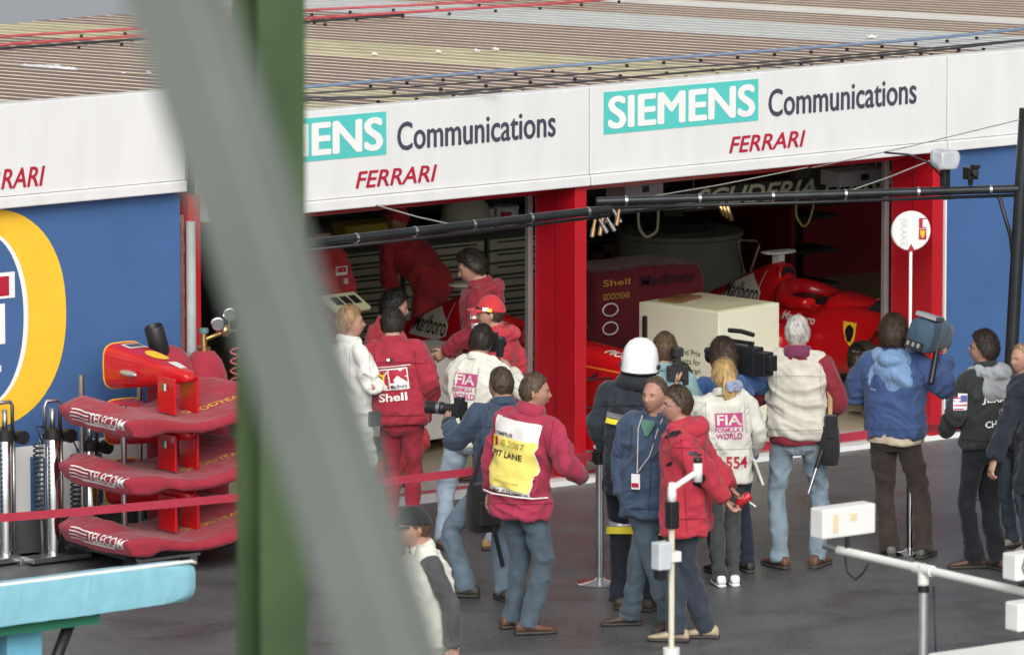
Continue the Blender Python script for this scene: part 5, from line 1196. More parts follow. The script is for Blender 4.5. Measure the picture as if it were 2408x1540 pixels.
# hanging header with slanted team lettering
hx0, hx1, hz0, hz1 = plane_quad([(1610, 480), (2085, 470), (2085, 418), (1610, 428)], 2.2)
hd_ = empty('hanging_banner', (hx0, 2.2, hz0), label='dark hanging banner with pale slanted lettering under the roof of the right bay', cat='banner')
MB().bbox((0, 0, 0), (hx1-hx0, .03, hz1-hz0)).build('panel', mat('banner_dark', (.03, .035, .03), .8), hd_)
V, F, asp = text2d('SCUDERIA FERRARI', shear=.35, bold=.02); MB().add(quadmap(V, rectq(.1, hx1-hx0+.35, .02, hz1-hz0-.01, -.004)), F).build('lettering', mat('pale_green', S(206, 212, 184), .7), hd_)
for i in range(5): MB().bbox((.5+i*.36, -.003, .0), (.62+i*.36, .001, .06)).build('red_flash', M_INR, hd_)
for sx in (.1, hx1-hx0-.1): MB().tube([(sx, .015, hz1-hz0), (sx, .015, 2.52-hz0)], .006, 6).build('hanger', M_STEEL, hd_)
for pxs in (((1470, 468), (1560, 462), (1560, 428), (1470, 436)), ((1975, 440), (2085, 432), (2085, 398), (1975, 404))):
    x0, x1, z0, z1 = plane_quad(pxs, 1.2); o = empty('light_box', (x0, 1.2, z0), label='grey box hung under the ceiling '+('near the middle pillar' if pxs[0][0] < 1600 else 'near the right pillar'), cat='box')
    MB().bbox((0, 0, 0), (x1-x0, .25, z1-z0)).build('housing', mat('grey_box', S(150, 148, 152), .6), o, bevel=.005); MB().bbox(((x1-x0)*.45, -.004, .04), ((x1-x0)*.62, 0.001, .09)).build('slot', M_BLACK, o); MB().tube([((x1-x0)/2, .12, z1-z0), ((x1-x0)/2, .12, 2.52-z0)], .008, 6).build('hanger', M_STEEL, o)
# steel hose loops hanging over the car
def cable(name, P, r, m, label, cat='cable', n=8):
    P = np.array(P, float); c = P.mean(0); Q, t = resample(P, 40)
    b = MB().tube([tuple(p-c) for p in Q], r, n); o = b.build(name, m, None, smooth=True); o.location = c; tag(o, label, cat); return o
cable('hanging_hose', [onY(x, y, 1.8) for x, y in ((1505, 470), (1500, 510), (1503, 540), (1520, 560), (1545, 545), (1548, 510), (1545, 470))]+[onY(1545, 440, 1.8)], .012, mat('hose_grey', S(130, 130, 110), .5), 'coiled grey hose hanging in the right bay above the red dust cover', 'hose')
cable('hanging_hose', [onY(x, y, 1.8) for x, y in ((1880, 440), (1872, 480), (1872, 510), (1888, 535), (1900, 528), (1912, 490), (1918, 440))], .009, mat('hose_green', S(130, 130, 80), .5), 'thin pale hose hanging in a loop above the right-hand racing car', 'hose')
o = MB(); f_ = [onY(x, y, 3.4) for x, y in ((1748, 636), (1733, 572), (1740, 565), (1778, 567), (1785, 576), (1764, 640))]; o.tube([tuple(np.array(p)-f_[0]) for p in f_], .011, 8); o.tube([(0, 0, 0), (0, 0, -f_[0][2]+.03)], .02, 8); o.box((0, 0, -f_[0][2]+.045), (.3, .3, .03))
o = o.build('wire_stand', M_STEEL, None); o.location = f_[0]; tag(o, 'bent steel wire frame standing behind the engine cover of the right-hand car', 'stand')
# drawer cabinets along the back of the left bay
M_DRW = mat('drawer_grey', S(186, 188, 160), .5, var=.06); M_DRW2 = mat('cabinet_body', S(70, 74, 62), .6)
for ci in range(3):
    dcab = empty('drawer_cabinet', (1.35+ci*.86, 5.5, .03), label=('left-hand', 'middle', 'right-hand')[ci]+' grey-green drawer cabinet of the three along the back of the left bay', cat='cabinet', group='drawer cabinets at the back of the left bay')
    MB().bbox((0, .02, 0), (.84, .5, 1.0)).build('body', M_DRW2, dcab)
    for r in range(9): dr = MB().bbox((.02, 0, .04+r*.105), (.82, .022, .04+r*.105+.085)).build('drawer', M_DRW, dcab, bevel=.004); MB().bbox((.1, -.012, .095+r*.105), (.74, .001, .108+r*.105)).build('handle', M_BLACKM, dr)
    MB().bbox((-.005, -.01, 1.0), (.845, .51, 1.03)).build('worktop', mat('worktop_dark', (.05, .05, .045), .6), dcab)
for i, (px, py, r, h, lab) in enumerate(((1133, 575, .105, .17, 'left white drum with red label on the drawer cabinets'), (1190, 572, .105, .17, 'right white drum with red label on the drawer cabinets'))):
    q = onY(px, py, 5.75); o = empty('plastic_drum', (q[0], 5.75, 1.06), label=lab, cat='drum', group='white drums on the cabinets')
    MB().lathe([(0, 0), (r, 0), (r, h*.85), (r*1.04, h*.87), (r*1.04, h), (r*.9, h*1.02), (0, h*1.02)], 28).build('bucket', M_WHITE2, o, smooth=True, angle=.6)
    MB().lathe([(r*1.003, h*.4), (r*1.003, h*.8)], 28).build('label_band', M_WHITE, o); a = math.radians(235); MB().box((r*math.cos(a), r*math.sin(a), h*.6), (.09, .02, .06), rz=a-math.pi/2).build('red_label', M_REDINK, o)
q = onY(1098, 560, 5.7); o = MB().lathe([(0, 0), (.2, 0), (.22, .06), (.2, .2), (.12, .3), (.05, .34), (0, .34)], 24).build('white_cowling', mat('cowling_white', S(196, 200, 180), .5), None, smooth=True, angle=.9); o.location = (q[0], 5.72, 1.06); tag(o, 'white domed engine cowling on the drawer cabinets left of the drums', 'cowling')
q = onY(870, 590, 5.6); o = MB().bbox((-.28, 0, 0), (.28, .3, .16)).build('yellow_crate', mat('crate_yellow', S(176, 160, 50), .6), None, bevel=.01); o.location = (q[0], 5.55, 1.06); tag(o, 'yellow plastic crate on the drawer cabinets between two mechanics', 'crate')
# tilted pale panel and low white cabinet at the front of the left bay
q = onY(812, 712, 1.3); o = empty('display_panel', (q[0], 1.3, .03), .1, label='tilted pale display panel on a stand beside the grey brace', cat='display')
MB().box((0, 0, q[2]-.03), (.34, .22, .03), M=Matrix.Rotation(.45, 4, 'X')).build('panel', mat('panel_pale', S(206, 214, 170), .5), o, bevel=.004); MB().tube([(0, 0, 0), (0, 0, q[2]-.04)], .03, 10).build('stem', M_STEEL, o); MB().box((0, 0, .015), (.4, .4, .03)).build('foot', M_STEEL, o)
for i in range(3): MB().box((-.09+.09*i, -.01, q[2]-.008), (.06, .1, .006), M=Matrix.Rotation(.45, 4, 'X')).build('dial', M_BLACK, o)
q = onZ(1045, 1066, .03); o = empty('low_cabinet', (q[0], q[1], .03), .15, label='low white cabinet on casters between the two back-turned figures', cat='cabinet')
MB().bbox((-.35, 0, .12), (.35, .5, .76)).build('body', M_WHITE2, o, bevel=.01); MB().bbox((-.37, -.02, .762), (.37, .52, .80)).build('worktop', mat('worktop_pale', S(196, 196, 188), .5), o, bevel=.004)
for sx in (-.28, .28):
    for sy in (.06, .44): MB().lathe([(0, -.02), (.055, -.02), (.055, .02), (0, .02)], 16, 0, Matrix.Translation(Vector((sx, sy, .056))) @ Matrix.Rotation(math.pi/2, 4, 'Y')).build('caster', M_RUBBER, o)

# ------------------------------------------------------------------ trolley of covered front wings and noses
XN = -4.48
def nose(z0, lab, full):
    R0 = empty('nose_cone', (XN, -1.0, z0), math.pi, label=lab, cat='nose cone', group='nose cones on the trolley')
    secs = [(.30, .02, .025, .205, .235), (.27, .05, .06, .19, .262), (.05, .09, .10, .15, .295), (-.3, .13, .14, .085, .345), (-.58, .165, .17, .045, .375)]
    b = MB(); b.loft([rr(y, w0, w1, z_0, z_1, e=.5) for y, w0, w1, z_0, z_1 in secs]); b.build('cone', M_CARRED, R0, smooth=True, angle=1.1)
    MB().loft([rr(-.58, .168, .172, .04, .38, e=.5), rr(-.592, .168, .172, .04, .38, e=.5)]).build('rear_seal', M_YEL, R0)
    for sx in (1, -1):
        py = MB(); py.loft([[(sx*x, y, z) for x, y in ((.085, .02), (.105, .02), (.105, .24), (.085, .24))] for z in (-.04, .22)]); pyo = py.build('pylon', M_CARRED, R0, bevel=.004)
        for i, m in enumerate((M_GREEN, M_WHITE2, M_REDINK)): MB().bbox((sx*.106, .08+i*.028, .12), (sx*.108, .108+i*.028, .17)).build('flag_stripe', m, pyo)
    if full:
        V, F = fill_poly([(.5, 0), (1, .4), (.8, 1), (.2, 1), (0, .4)]); pp = dict(root=R0, c=(np.array(b.v), b.f, None), k=1.)
        decal(pp, 'c', *ringfill(), (0, -.18, .5), (.15, 0, 1), (0, 1, 0), .13, .24, M_YEL, 'round_badge', .004); V2, F = gridq(4, 4); decal(pp, 'c', V2, F, (0, .09, .5), (.15, 0, 1), (0, 1, 0), .08, .16, M_WHITE2, 'badge', .004); decal(pp, 'c', V2, F, (0, -.46, .5), (.15, 0, 1), (0, 1, 0), .16, .12, M_WHITE2, 'badge', .004); decal(pp, 'c', V2, F, (0, -.46, .5), (.15, 0, 1), (0, 1, 0), .12, .08, M_NAVY, 'badge', .006)
        w = MB(); w.ell((.155, -.28, .2), (.03, .11, .025), 14, 8); w.build('mount_fairing', M_ALU, R0, smooth=True)
    return R0
def ringfill(n=20):
    return np.array([(.5, .5)]+[(.5+.5*math.cos(a), .5+.5*math.sin(a)) for a in np.linspace(0, math.tau, n, False)]), [(0, 1+i, 1+(i+1) % n) for i in range(n)]
def wing_cover(z0, lab, seed, dx):
    def sag(V, U):
        x, y = U[:, 0], U[:, 1]; V = V.copy()
        V[:, 2] += -.075*g(x+.1, .45)+.055*smooth01((y+.35)/.5)*g(np.abs(x)-.74, .2)*(U[:, 2] > .2)+.05*smooth01((x-.2)/.8)
        V[:, 2] += -.05*(1+y)/2*(U[:, 2] < 0)*0
        V[:, 0] += -.04*(U[:, 2] < 0)*U[:, 0]
        V[:, 2] += (U[:, 2] < 0)*(-.045*smooth01((np.abs(x)-.55)/.3)+.03*g(x, .5))
        return V
    b = sag_box(-.72, .72, -.47, .47, 0, .105, 48, 28, 8, .012, seed, sag); o = b.build('wing_cover', M_CRED, None, smooth=True, angle=.75); o.location = (XN+dx, -1.06, z0)
    tag(o, lab, 'wing cover', 'covered front wings on the trolley')
    pp = dict(root=o, c=(np.array(b.v), b.f, None), k=1.); n = (-1, 0, .15)
    V, F, _ = text2d('TELECOM', shear=.25, bold=.012, cut=14); decal(pp, 'c', V, F, (-.7, -.20, .062), n, (0, 0, 1), 0.42, .072, M_WHITE2, 'lettering', .006)
    V, F, _ = text2d('ITALIA', shear=.25); decal(pp, 'c', V, F, (-.7, -.33, .03), n, (0, 0, 1), .12, .025, M_WHITE2, 'lettering', .006)
    V, F = gridq(10, 1); decal(pp, 'c', V, F, (-.7, -.08, .014), n, (0, 0, 1), .40, .018, M_WHITE2, 'underline', .006)
    for q in range(4):
        V = np.array([(i/12, (.5+.3*math.sin(i/12*5.5))*.5+j*.42) for j in range(2) for i in range(13)]); F = [(i, i+1, 14+i, 13+i) for i in range(12)]
        decal(pp, 'c', V, F, (-.7, .16-q*.01, .020+q*.026), n, (0, 0, 1), .24, .022, M_WHITE2, 'wave_stripe', .006)
    V, F, _ = text2d('GOODYEAR', bold=.01, cut=10); decal(pp, 'c', V, F, (.25, -.15, .2), (0, -.25, 1), (0.12, 1, 0), .5, .075, mat('yellow_stitch', S(226, 176, 70), .7), 'lettering', .005)
    return o
for i, (z0, nm, full) in enumerate(((.22, 'lowest', False), (.66, 'middle', False), (1.07, 'topmost', True))):
    wing_cover(z0, nm+' red cloth-covered front wing on the stacked trolley, white lettering on its end', 11+i*7, .01*i)
    nose(z0+.09, nm+' red nose cone '+('with silver fairing and badges, above the stacked wing covers' if full else 'peeping out between the stacked wing covers'), full)
tr = empty('wing_trolley', (XN, -.75, 0), label='steel trolley frame carrying the three covered wings', cat='trolley')
for sx in (-.25, .25):
    for sy in (-.05, .5): MB().tube([(sx, sy, .1), (sx, sy, 1.30 if sy > .2 else 1.15)], .022, 10).build('upright', M_STEEL, tr)
for z in (.16, .6, 1.02):
    MB().bbox((-.3, -.5, z), (-.26, .52, z+.03)).build('bearer', M_STEEL, tr); MB().bbox((.26, -.5, z), (.3, .52, z+.03)).build('bearer', M_STEEL, tr)
for sx in (-.5, .5):
    for sy in (-.5, .45):
        MB().lathe([(0, -.02), (.07, -.02), (.07, .02), (0, .02)], 18, 0, Matrix.Translation(Vector((sx, sy, .07))) @ Matrix.Rotation(math.pi/2, 4, 'Y')).build('caster', M_RUBBER, tr)
MB().bbox((-.55, -.52, .125), (.55, .5, .15)).build('base_frame', M_BLACKM, tr)
for i in range(5): MB().tube([(.55+.03*i, .25+.05*i, .0), (.35+.16*i, .3+.05*i, 1.05-.05*i)], .016, 8).build('spare_tube', M_STEEL, tr)
# low alloy ramp plate in front
q = onZ(390, 1308, .06); o = MB(); o.bbox((-.26, -.06, .05), (.26, .06, .075)); o.bbox((-.24, -.05, 0), (-.18, .05, .05)); o.bbox((.18, -.05, 0), (.24, .05, .05)); o = o.build('alloy_step', M_ALU, None, bevel=.003); o.location = (q[0], q[1], 0); tag(o, 'small bare metal step standing in front of the wing trolley', 'step')
# chrome air cylinders with coiled hoses
def air_cylinder(px, py, label, h=1.04, r=.055):
    q = ground_at(px, py); o = empty('air_cylinder', (q[0], q[1], 0), label=label, cat='cylinder', group='chrome air cylinders')
    MB().lathe([(0, .06), (r, .06), (r, h*.84), (r*.8, h*.86), (0, h*.86)], 28).build('barrel', M_CHROME, o, smooth=True, angle=.7)
    MB().lathe([(r*1.05, h*.82), (r*1.3, h*.82), (r*1.3, h*.89), (r*.9, h*.89)], 20).build('clamp', M_BLACK, o, smooth=True, angle=.7)
    hd2 = MB(); hd2.tube([(-.065, 0, h*.86), (-.065, 0, h*1.04), (-.05, 0, h*1.07), (.05, 0, h*1.07), (.065, 0, h*1.04), (.065, 0, h*.86)], .014, 10); hd2.tube([(0, 0, h*.86), (0, 0, h*1.02)], .02, 10); hd2.build('handle', M_STEEL, o, smooth=True)
    for sx in (-.085, .085): MB().tube([(sx, .02, .06), (sx, .02, h*.84)], .014, 10).build('side_tube', M_STEEL, o, smooth=True)
    MB().lathe([(0, -.03), (.05, -.03), (.05, .03), (0, .03)], 16, 0, Matrix.Translation(Vector((.13, -.02, h*.83))) @ Matrix.Rotation(math.pi/2, 4, 'X')).build('gun_valve', M_BLACK, o, smooth=True, angle=.6)
    b = MB(); b.tube([(-.14+.035*math.cos(t*math.tau*16), -.03+.035*math.sin(t*math.tau*16), h*.80-t*.55) for t in np.linspace(0, 1, 16*12)], .007, 6); b.tube([(-.105, -.03, h*.80), (-.16, -.03, h*.92), (-.07, 0, h*.9)], .007, 6); b.build('coiled_hose', mat('hose_dark', (.02, .028, .035), .5), o, smooth=True)
    bs_ = MB(); bs_.bbox((-.25, -.12, .02), (.25, .12, .06)); bs_.bbox((-.3, -.03, .0), (.3, .03, .045)); bs_.build('base_plate', M_STEEL, o, bevel=.006)
    return o
air_cylinder(14, -.28, 'chrome air cylinder with coiled hose at the far left edge', 1.09)
air_cylinder(126, -.42, 'chrome air cylinder with coiled hose left of the wing covers', 1.09)
air_cylinder(212, -.2, 'chrome air cylinder half hidden behind the wing covers', .9)
# gas bottles in red jackets, one with gauges
def bottle(x, y, h, label, gauges):
    o = empty('gas_bottle', (x, y, 0), label=label, cat='gas bottle', group='gas bottles in red jackets')
    b = MB().lathe([(0, .0), (.17, .0), (.175, .05), (.175, h-.30), (.165, h-.18), (.13, h-.08), (.08, h-.02), (.03, h), (0, h)], 36); V = np.array([tuple(v) for v in b.v]); V[:, :2] *= (1+.05*(vnoise(V*[10, 10, 40], 3)-.5))[:, None]; b.v = [tuple(v) for v in V]
    b.build('jacket', M_CRED, o, smooth=True)
    if gauges:
        v = MB(); v.lathe([(.03, h-.02), (.05, h-.01), (.05, h+.02), (.025, h+.03), (.02, h+.12), (0, h+.12)], 14); v.tube([(0, 0, h+.07), (.12, -.03, h+.11), (.17, -.04, h+.13)], .016, 10); v.ell((.16, -.04, h+.13), (.045, .04, .045), 14, 8); v.tube([(.17, -.04, h+.13), (.25, -.05, h+.12), (.29, -.05, h+.02)], .012, 8); v.build('regulator', M_BRASS, o, smooth=True, angle=.7)
        for gx, gz in ((.075, .19), (.18, .25)):
            G = Matrix.Translation(Vector((gx, -.07, h+gz))) @ Matrix.Rotation(math.pi/2+.1, 4, 'X') @ Matrix.Rotation(-.5, 4, 'Y'); gg = MB(); gg.lathe([(0, -.015), (.045, -.015), (.05, -.01), (.05, .022), (.043, .024), (.040, .018), (0, .018)], 24, 0, G); go = gg.build('gauge', M_CHROME, o, smooth=True, angle=.6); MB().lathe([(0, .0195), (.039, .0195)], 20, 0, G).build('dial', mat('dial_grey', (.35, .36, .37), .3), go)
            MB().tube([(gx, -.06, h+gz-.045), (gx+.01, -.05, h+.12)], .008, 8).build('gauge_stem', M_BRASS, o)
        MB().lathe([(0, h+.12), (.035, h+.12), (.038, h+.14), (.035, h+.155), (0, h+.155)], 14).build('hand_wheel', mat('wheel_teal', S(80, 120, 120), .5), o, smooth=True, angle=.7)
        b = MB(); b.tube([(.26+.06*math.cos(t*math.tau*7), -.06+.05*math.sin(t*math.tau*7), h+.0-t*.5) for t in np.linspace(0, 1, 7*14)], .007, 6); b.build('coiled_hose', mat('hose_orange', S(196, 96, 84), .5), o, smooth=True)
    else:
        MB().lathe([(0, -.02), (.065, -.02), (.07, .0), (.07, .19), (.062, .2), (.05, .17), (0, .17)], 24, 0, Matrix.Translation(Vector((-.10, -.02, h-.03))) @ Matrix.Rotation(-.3, 4, 'Y')).build('black_cap', M_BLACK, o, smooth=True, angle=.7)
    return o
bottle(-4.10, -.46, 1.48, 'gas bottle in a red jacket with a black cap beside the top nose cone', False)
bottle(-3.78, -.42, 1.42, 'gas bottle in a red jacket with brass regulator and two gauges', True)

# ------------------------------------------------------------------ barrier posts and belt
def stanchion(px, py, label):
    q = onZ(px, py); o = empty('barrier_post', (q[0], q[1], 0), label=label, cat='barrier post', group='chrome barrier posts')
    MB().lathe([(0, .0), (.165, .0), (.168, .008), (.15, .02), (.05, .032), (.03, .05), (0, .05)], 40).build('base', M_CHROME, o, smooth=True, angle=.9)
    MB().lathe([(0, .03), (.031, .03), (.031, .87), (0, .87)], 24).build('pole', M_CHROME, o, smooth=True, angle=.9)
    hd2 = MB(); hd2.lathe([(0, .86), (.045, .86), (.045, .965), (.03, .97), (0, .97)], 20); hd2.box((0, -.05, .915), (.05, .03, .07)); hd2.box((-.05, 0, .915), (.03, .05, .07)); hd2.build('belt_cassette', M_BLACK, o, smooth=True, angle=.7)
    MB().lathe([(0, .97), (.043, .97), (.046, .985), (.03, 1.0), (0, 1.002)], 20).build('cap', M_WHITE2, o, smooth=True, angle=.9)
    return np.array([q[0], q[1], .92])
s1 = stanchion(1410, 1372, 'chrome barrier post with black belt head between pit lane bib and white helmet')
s2 = stanchion(2140, 1302, 'chrome barrier post hidden behind the cameraman in blue, only its base showing')
def belt(a, b_, label):
    a = np.array(a); b_ = np.array(b_); c = (a+b_)/2; n = 24; V = []
    for i in range(n+1):
        t = i/n; p = a+(b_-a)*t-c; p[2] -= .07*4*t*(1-t)*.5
        tw = .25*math.sin(t*9)
        for s_ in (-1, 1): V.append((p[0], p[1]+.008*tw*s_, p[2]+s_*.028))
        for s_ in (-1, 1): V.append((p[0], p[1]+.004+.008*tw*s_, p[2]+s_*.028))
    F = []
    for i in range(n): o = i*4; F += [(o, o+4, o+5, o+1), (o+3, o+7, o+6, o+2), (o+1, o+5, o+7, o+3), (o+2, o+6, o+4, o)]
    m = MB().add(V, F).build('barrier_belt', M_BELT, None, smooth=False); m.location = c; tag(m, label, 'belt', 'barrier belts'); return m
far = onZ(-90, 1224, .90); lf = on(-90, 1224, 1, -3.2)
belt((lf[0], lf[1], lf[2]), s1+np.array([-.05, 0, 0]), 'red barrier belt running from the left edge past the trolley')
belt(s1+np.array([.05, 0, 0]), s2, 'red barrier belt between the two barrier posts')
rt = s2+(s2-s1)*.7; rt[2] = .92; belt(s2, rt, 'red barrier belt leading out to the right behind the black jacket')

# ------------------------------------------------------------------ overhead air-line booms, wires, post, lollipop
def boom(P0, P1, label, dark):
    P0 = np.array(P0); P1 = np.array(P1); d = P1-P0; L = np.linalg.norm(d); o = empty('overhead_boom', P0, label=label, cat='boom', group='overhead booms')
    MB().tube([(0, 0, 0), tuple(d)], .031, 18).build('main_tube', M_BLACKM, o, smooth=True, angle=.8)
    MB().tube([(0, 0, -.048), tuple(d*.5+np.array([0, 0, -.055])), tuple(d+np.array([0, 0, -.048]))], .013, 10).build('air_line', M_BLACK, o, smooth=True)
    n = int(L/.55)
    for i in range(n+1):
        t = (i+.4)/(n+.8); p = d*t; b = MB(); b.tube([tuple(p-d/L*.010), tuple(p+d/L*.010)], .036, 16); b.box(tuple(p+np.array([0, 0, -.042])), (.016, .016, .04)); b.build('clamp', M_CHROME, o, smooth=True, angle=.7)
    return o, P0, P1
b2, B2L, B2R = boom(onZ(1402, 474, 2.35), onZ(2396, 444, 2.35), 'black overhead boom reaching left from the dark post on the right', True)
b1, B1L, B1R = boom(onZ(640, 582, 2.3), onZ(1434, 492, 2.3), 'black overhead boom reaching in from the left in front of the left bay', True)
for o, base in ((b1, B1R-B1L), (b2, np.array([.02, 0, 0]))):
    for i in range(4):
        c = base+np.array([(-.03-.05*i) if o is b1 else .05*i, -.02*i, -.06]); c2 = c+np.array([.05*(-1)**i, -.03, -.10-.02*(i % 2)])
        f_ = MB(); f_.tube([tuple(c), tuple((c+c2)/2)], .013, 10); f_.tube([tuple((c+c2)/2), tuple(c2)], .018, 10); f_.build('air_fitting', mat('dull_brass', (.30, .20, .10), .45, .8) if i % 2 else M_STEEL, o, smooth=True, angle=.7)
t3 = MB(); a0 = onZ(1425, 500, 2.25)-B2L; a1 = onZ(1690, 478, 2.25)-B2L; t3.tube([tuple(a0), tuple(a1)], .02, 10); t3.build('spare_lance', M_BLACKM, b2, smooth=True)
for i in range(3): c = a1+np.array([.02*i, -.02*i, 0]); t3 = MB(); t3.tube([tuple(c), tuple(c+np.array([.03, -.03, -.09-.02*i]))], .016, 8); t3.build('air_fitting', M_BRASS, b2, smooth=True)
pp_ = empty('boom_post', (B2R[0], B2R[1], 0), label='dark steel post at the right edge carrying an overhead boom', cat='post')
lean_ = (np.array(on(2400, 270, 1, B2R[1]))-np.array([B2R[0], B2R[1], 0]))
MB().tube([(-.13, 0, 0), (.06, 0, 2.95)], .05, 16).build('post', M_BLACKM, pp_, smooth=True, angle=.8); MB().tube([(-.03, 0, 1.7), (-.06, .02, 2.0), (-.16, .04, 2.3)], .016, 8).build('cable_loop', M_BLACK, pp_, smooth=True); MB().box((-.13, 0, .01), (.3, .3, .02)).build('foot_plate', M_STEEL, pp_)
def wire(a, b_, label, r=.006): return cable('stay_wire', [a, (np.array(a)+np.array(b_))/2+np.array([0, 0, -.01]), b_], r, mat('wire_grey', S(150, 150, 140), .5), label, 'wire', 6)
wire(onY(885, 483, FY-.02), B1L+(B1R-B1L)*((1073-640)/794), 'thin stay wire from the fascia down to the left boom')
wire(onY(2203, 372, FY-.03), B2L+(B2R-B2L)*.575, 'thin stay wire from the fascia down to the right boom')
wire(onY(1900, 394, FY-.03), B2L+(B2R-B2L)*.075, 'long thin wire slanting under the fascia to the tip of the right boom', .005)
wire(on(2398, 282, 1, B2R[1]), onY(1905, 396, FY-.04), 'thin wire from the top of the dark post across the fascia', .004)
# cameras on the boom
c = onZ(2222, 437, 2.38); o = empty('boom_camera', c, label='camera under a silver plastic bag standing on the boom', cat='camera')
bb = sag_box(-.085, .085, -.07, .09, .13, .27, 10, 10, 10, .02, 3); bb.build('plastic_bag', mat('bag_silver', S(186, 190, 196), .3, var=.1), o, smooth=True); MB().box((0, 0, .065), (.06, .06, .14)).build('pan_head', M_BLACK, o, bevel=.008); MB().box((.01, 0, -.07), (.09, .04, .07)).build('mount_plate', mat('plate_pale', S(190, 186, 180), .5), o)
MB().tube([(-.02, 0, .06), (-.12, .05, .18), (-.25, .12, .24), (-.42, .2, .26)], .008, 8).build('cable', M_BLACK, o, smooth=True)
c = onZ(2282, 436, 2.38); o = empty('boom_camera', c, label='small bare black camera standing on the boom right of the bagged one', cat='camera')
hd2 = MB(); hd2.box((0, 0, .03), (.03, .03, .06)); hd2.box((0, 0, .09), (.09, .08, .09)); hd2.box((.03, -.02, .14), (.05, .06, .03)); hd2.tube([(0, -.04, .1), (-.02, -.09, .1)], .025, 12); hd2.build('body', M_BLACK, o, bevel=.005)
# round signal board on its pole
L0 = onY(2142, 543, -.12); o = empty('signal_board', (L0[0], -.12, 0), label='round white signal board on a pole leaning by the right-hand pillar', cat='signal board')
rzb = -YAW+.15; Mb = Matrix.Translation(Vector((0, 0, L0[2]))) @ Matrix.Rotation(rzb, 4, 'Z') @ Matrix.Rotation(math.pi/2, 4, 'X')
dsc = MB().lathe([(0, -.012), (.15, -.012), (.157, 0), (.15, .012), (0, .012)], 48, 0, Mb).build('disc', M_WHITE2, o, smooth=True, angle=.7)
def boardq(x0, x1, y0, y1, z=.0135): return [tuple(Mb @ Vector((x, y, z))) for x, y in ((x0, y0), (x1, y0), (x1, y1), (x0, y1))]
def brect(x0, x1, y0, y1, m, z=.0135): MB().add(boardq(x0, x1, y0, y1, z), [(0, 1, 2, 3)]).build('patch', m, dsc)
V, F, _ = text2d('BRAKE', bold=.02); Vr = np.stack([V[:, 1], 1-V[:, 0]], 1); MB().add(quadmap(Vr, boardq(-.085, -.03, -.12, .10)), F).build('lettering', mat('faded_print', S(206, 206, 204), .6), dsc)
brect(.06, .12, -.07, .015, M_REDINK); brect(.06, .12, .02, .10, M_REDINK); MB().add(quadmap(fill_poly(SHIELD)[0], boardq(.07, .11, -.06, .005, .016)), fill_poly(SHIELD)[1]).build('shield', M_YEL, dsc); brect(.09, .12, .03, .09, M_WHITE2, .016)
MB().tube([(0, 0, .02), (0, 0, L0[2]-.15)], .013, 12).build('pole', M_WHITE2, o, smooth=True); MB().add([tuple(Mb @ Vector(q)) for q in ((-.03, -.155, .02), (.03, -.155, .02), (0, -.10, .02), (-.03, -.155, -.02), (.03, -.155, -.02), (0, -.10, -.02))], [(0, 1, 2), (5, 4, 3), (0, 3, 4, 1), (1, 4, 5, 2), (2, 5, 3, 0)]).build('bracket', M_REDINK, o)

# ------------------------------------------------------------------ cables and litter on the roof
def roofpt(px, py, up=.06):
    d = ray(px, py); z0 = 3.0+up; t = (z0-RSL*CAM[1]-CAM[2])/(d[2]+RSL*d[1]); return CAM+d*t
def roofcable(pts, r, c, label, clips=0):
    P = [roofpt(*p) for p in pts]; m = mat('roof_cable_%d' % len(MATS), c, .5)
    o = cable('roof_cable', P, r, m, label, 'cable', 6)
    Q, t = resample(np.array(P), 4+clips)
    for q in Q[2:-2] if clips else []: MB().box(tuple(q-np.array(o.location)+np.array([0, 0, -.035])), (.02, .02, .022)).build('clip', M_BLACK, o)
    return o
roofcable([(-20, 108), (200, 92), (420, 80), (720, 44), (1040, 25), (1350, 6), (1620, -20)], .013, S(176, 70, 76), 'red cable crossing the roof, lower of the two red ones', 14)
roofcable([(-20, 88), (430, 62), (720, 24), (1000, 12), (1320, -8)], .012, S(176, 70, 76), 'red cable crossing the roof, upper of the two red ones', 12)
roofcable([(-20, 116), (400, 88), (740, 50), (950, 36)], .012, S(40, 40, 44), 'black cable beside the lower red roof cable', 8)
roofcable([(700, 207), (900, 190), (1200, 165), (1600, 135), (2000, 106), (2200, 90), (2430, 66)], .014, S(112, 130, 154), 'thick blue cable crossing the roof above the fascia', 18)
roofcable([(700, 222), (1000, 203), (1400, 172), (1800, 147), (2100, 122), (2430, 92)], .007, S(54, 56, 62), 'thin dark cable following the blue roof cable', 14)
roofcable([(700, 238), (950, 226), (1200, 207), (1500, 181), (1900, 146), (2200, 119), (2430, 93)], .009, S(54, 54, 58), 'dark cable lying along the front edge of the roof', 20)
roofcable([(700, 231), (1000, 226), (1180, 216)], .007, S(56, 58, 64), 'short dark cable on the mossy corner of the roof', 0)
roofcable([(-20, 232), (150, 222), (300, 210), (480, 195)], .014, S(40, 42, 50), 'dark cable along the left part of the roof', 8)
roofcable([(-20, 205), (120, 196), (200, 186), (280, 180)], .014, S(60, 66, 80), 'dark bent cable beside the white bag on the roof', 0)
q = roofpt(115, 197, .0); bb = sag_box(-.16, .16, -.2, .2, 0, .10, 14, 14, 6, .05, 21); o = bb.build('plastic_bag', mat('bag_white', (.8, .8, .8), .5), None, smooth=True); o.location = (q[0], q[1], q[2]+.03); tag(o, 'crumpled white plastic bag lying on the roof at the left', 'plastic bag')
rg = random.Random(4)
LIT = [(1030, 128), (1120, 126), (1165, 122), (880, 133), (2050, 92), (350, 178), (290, 180)]
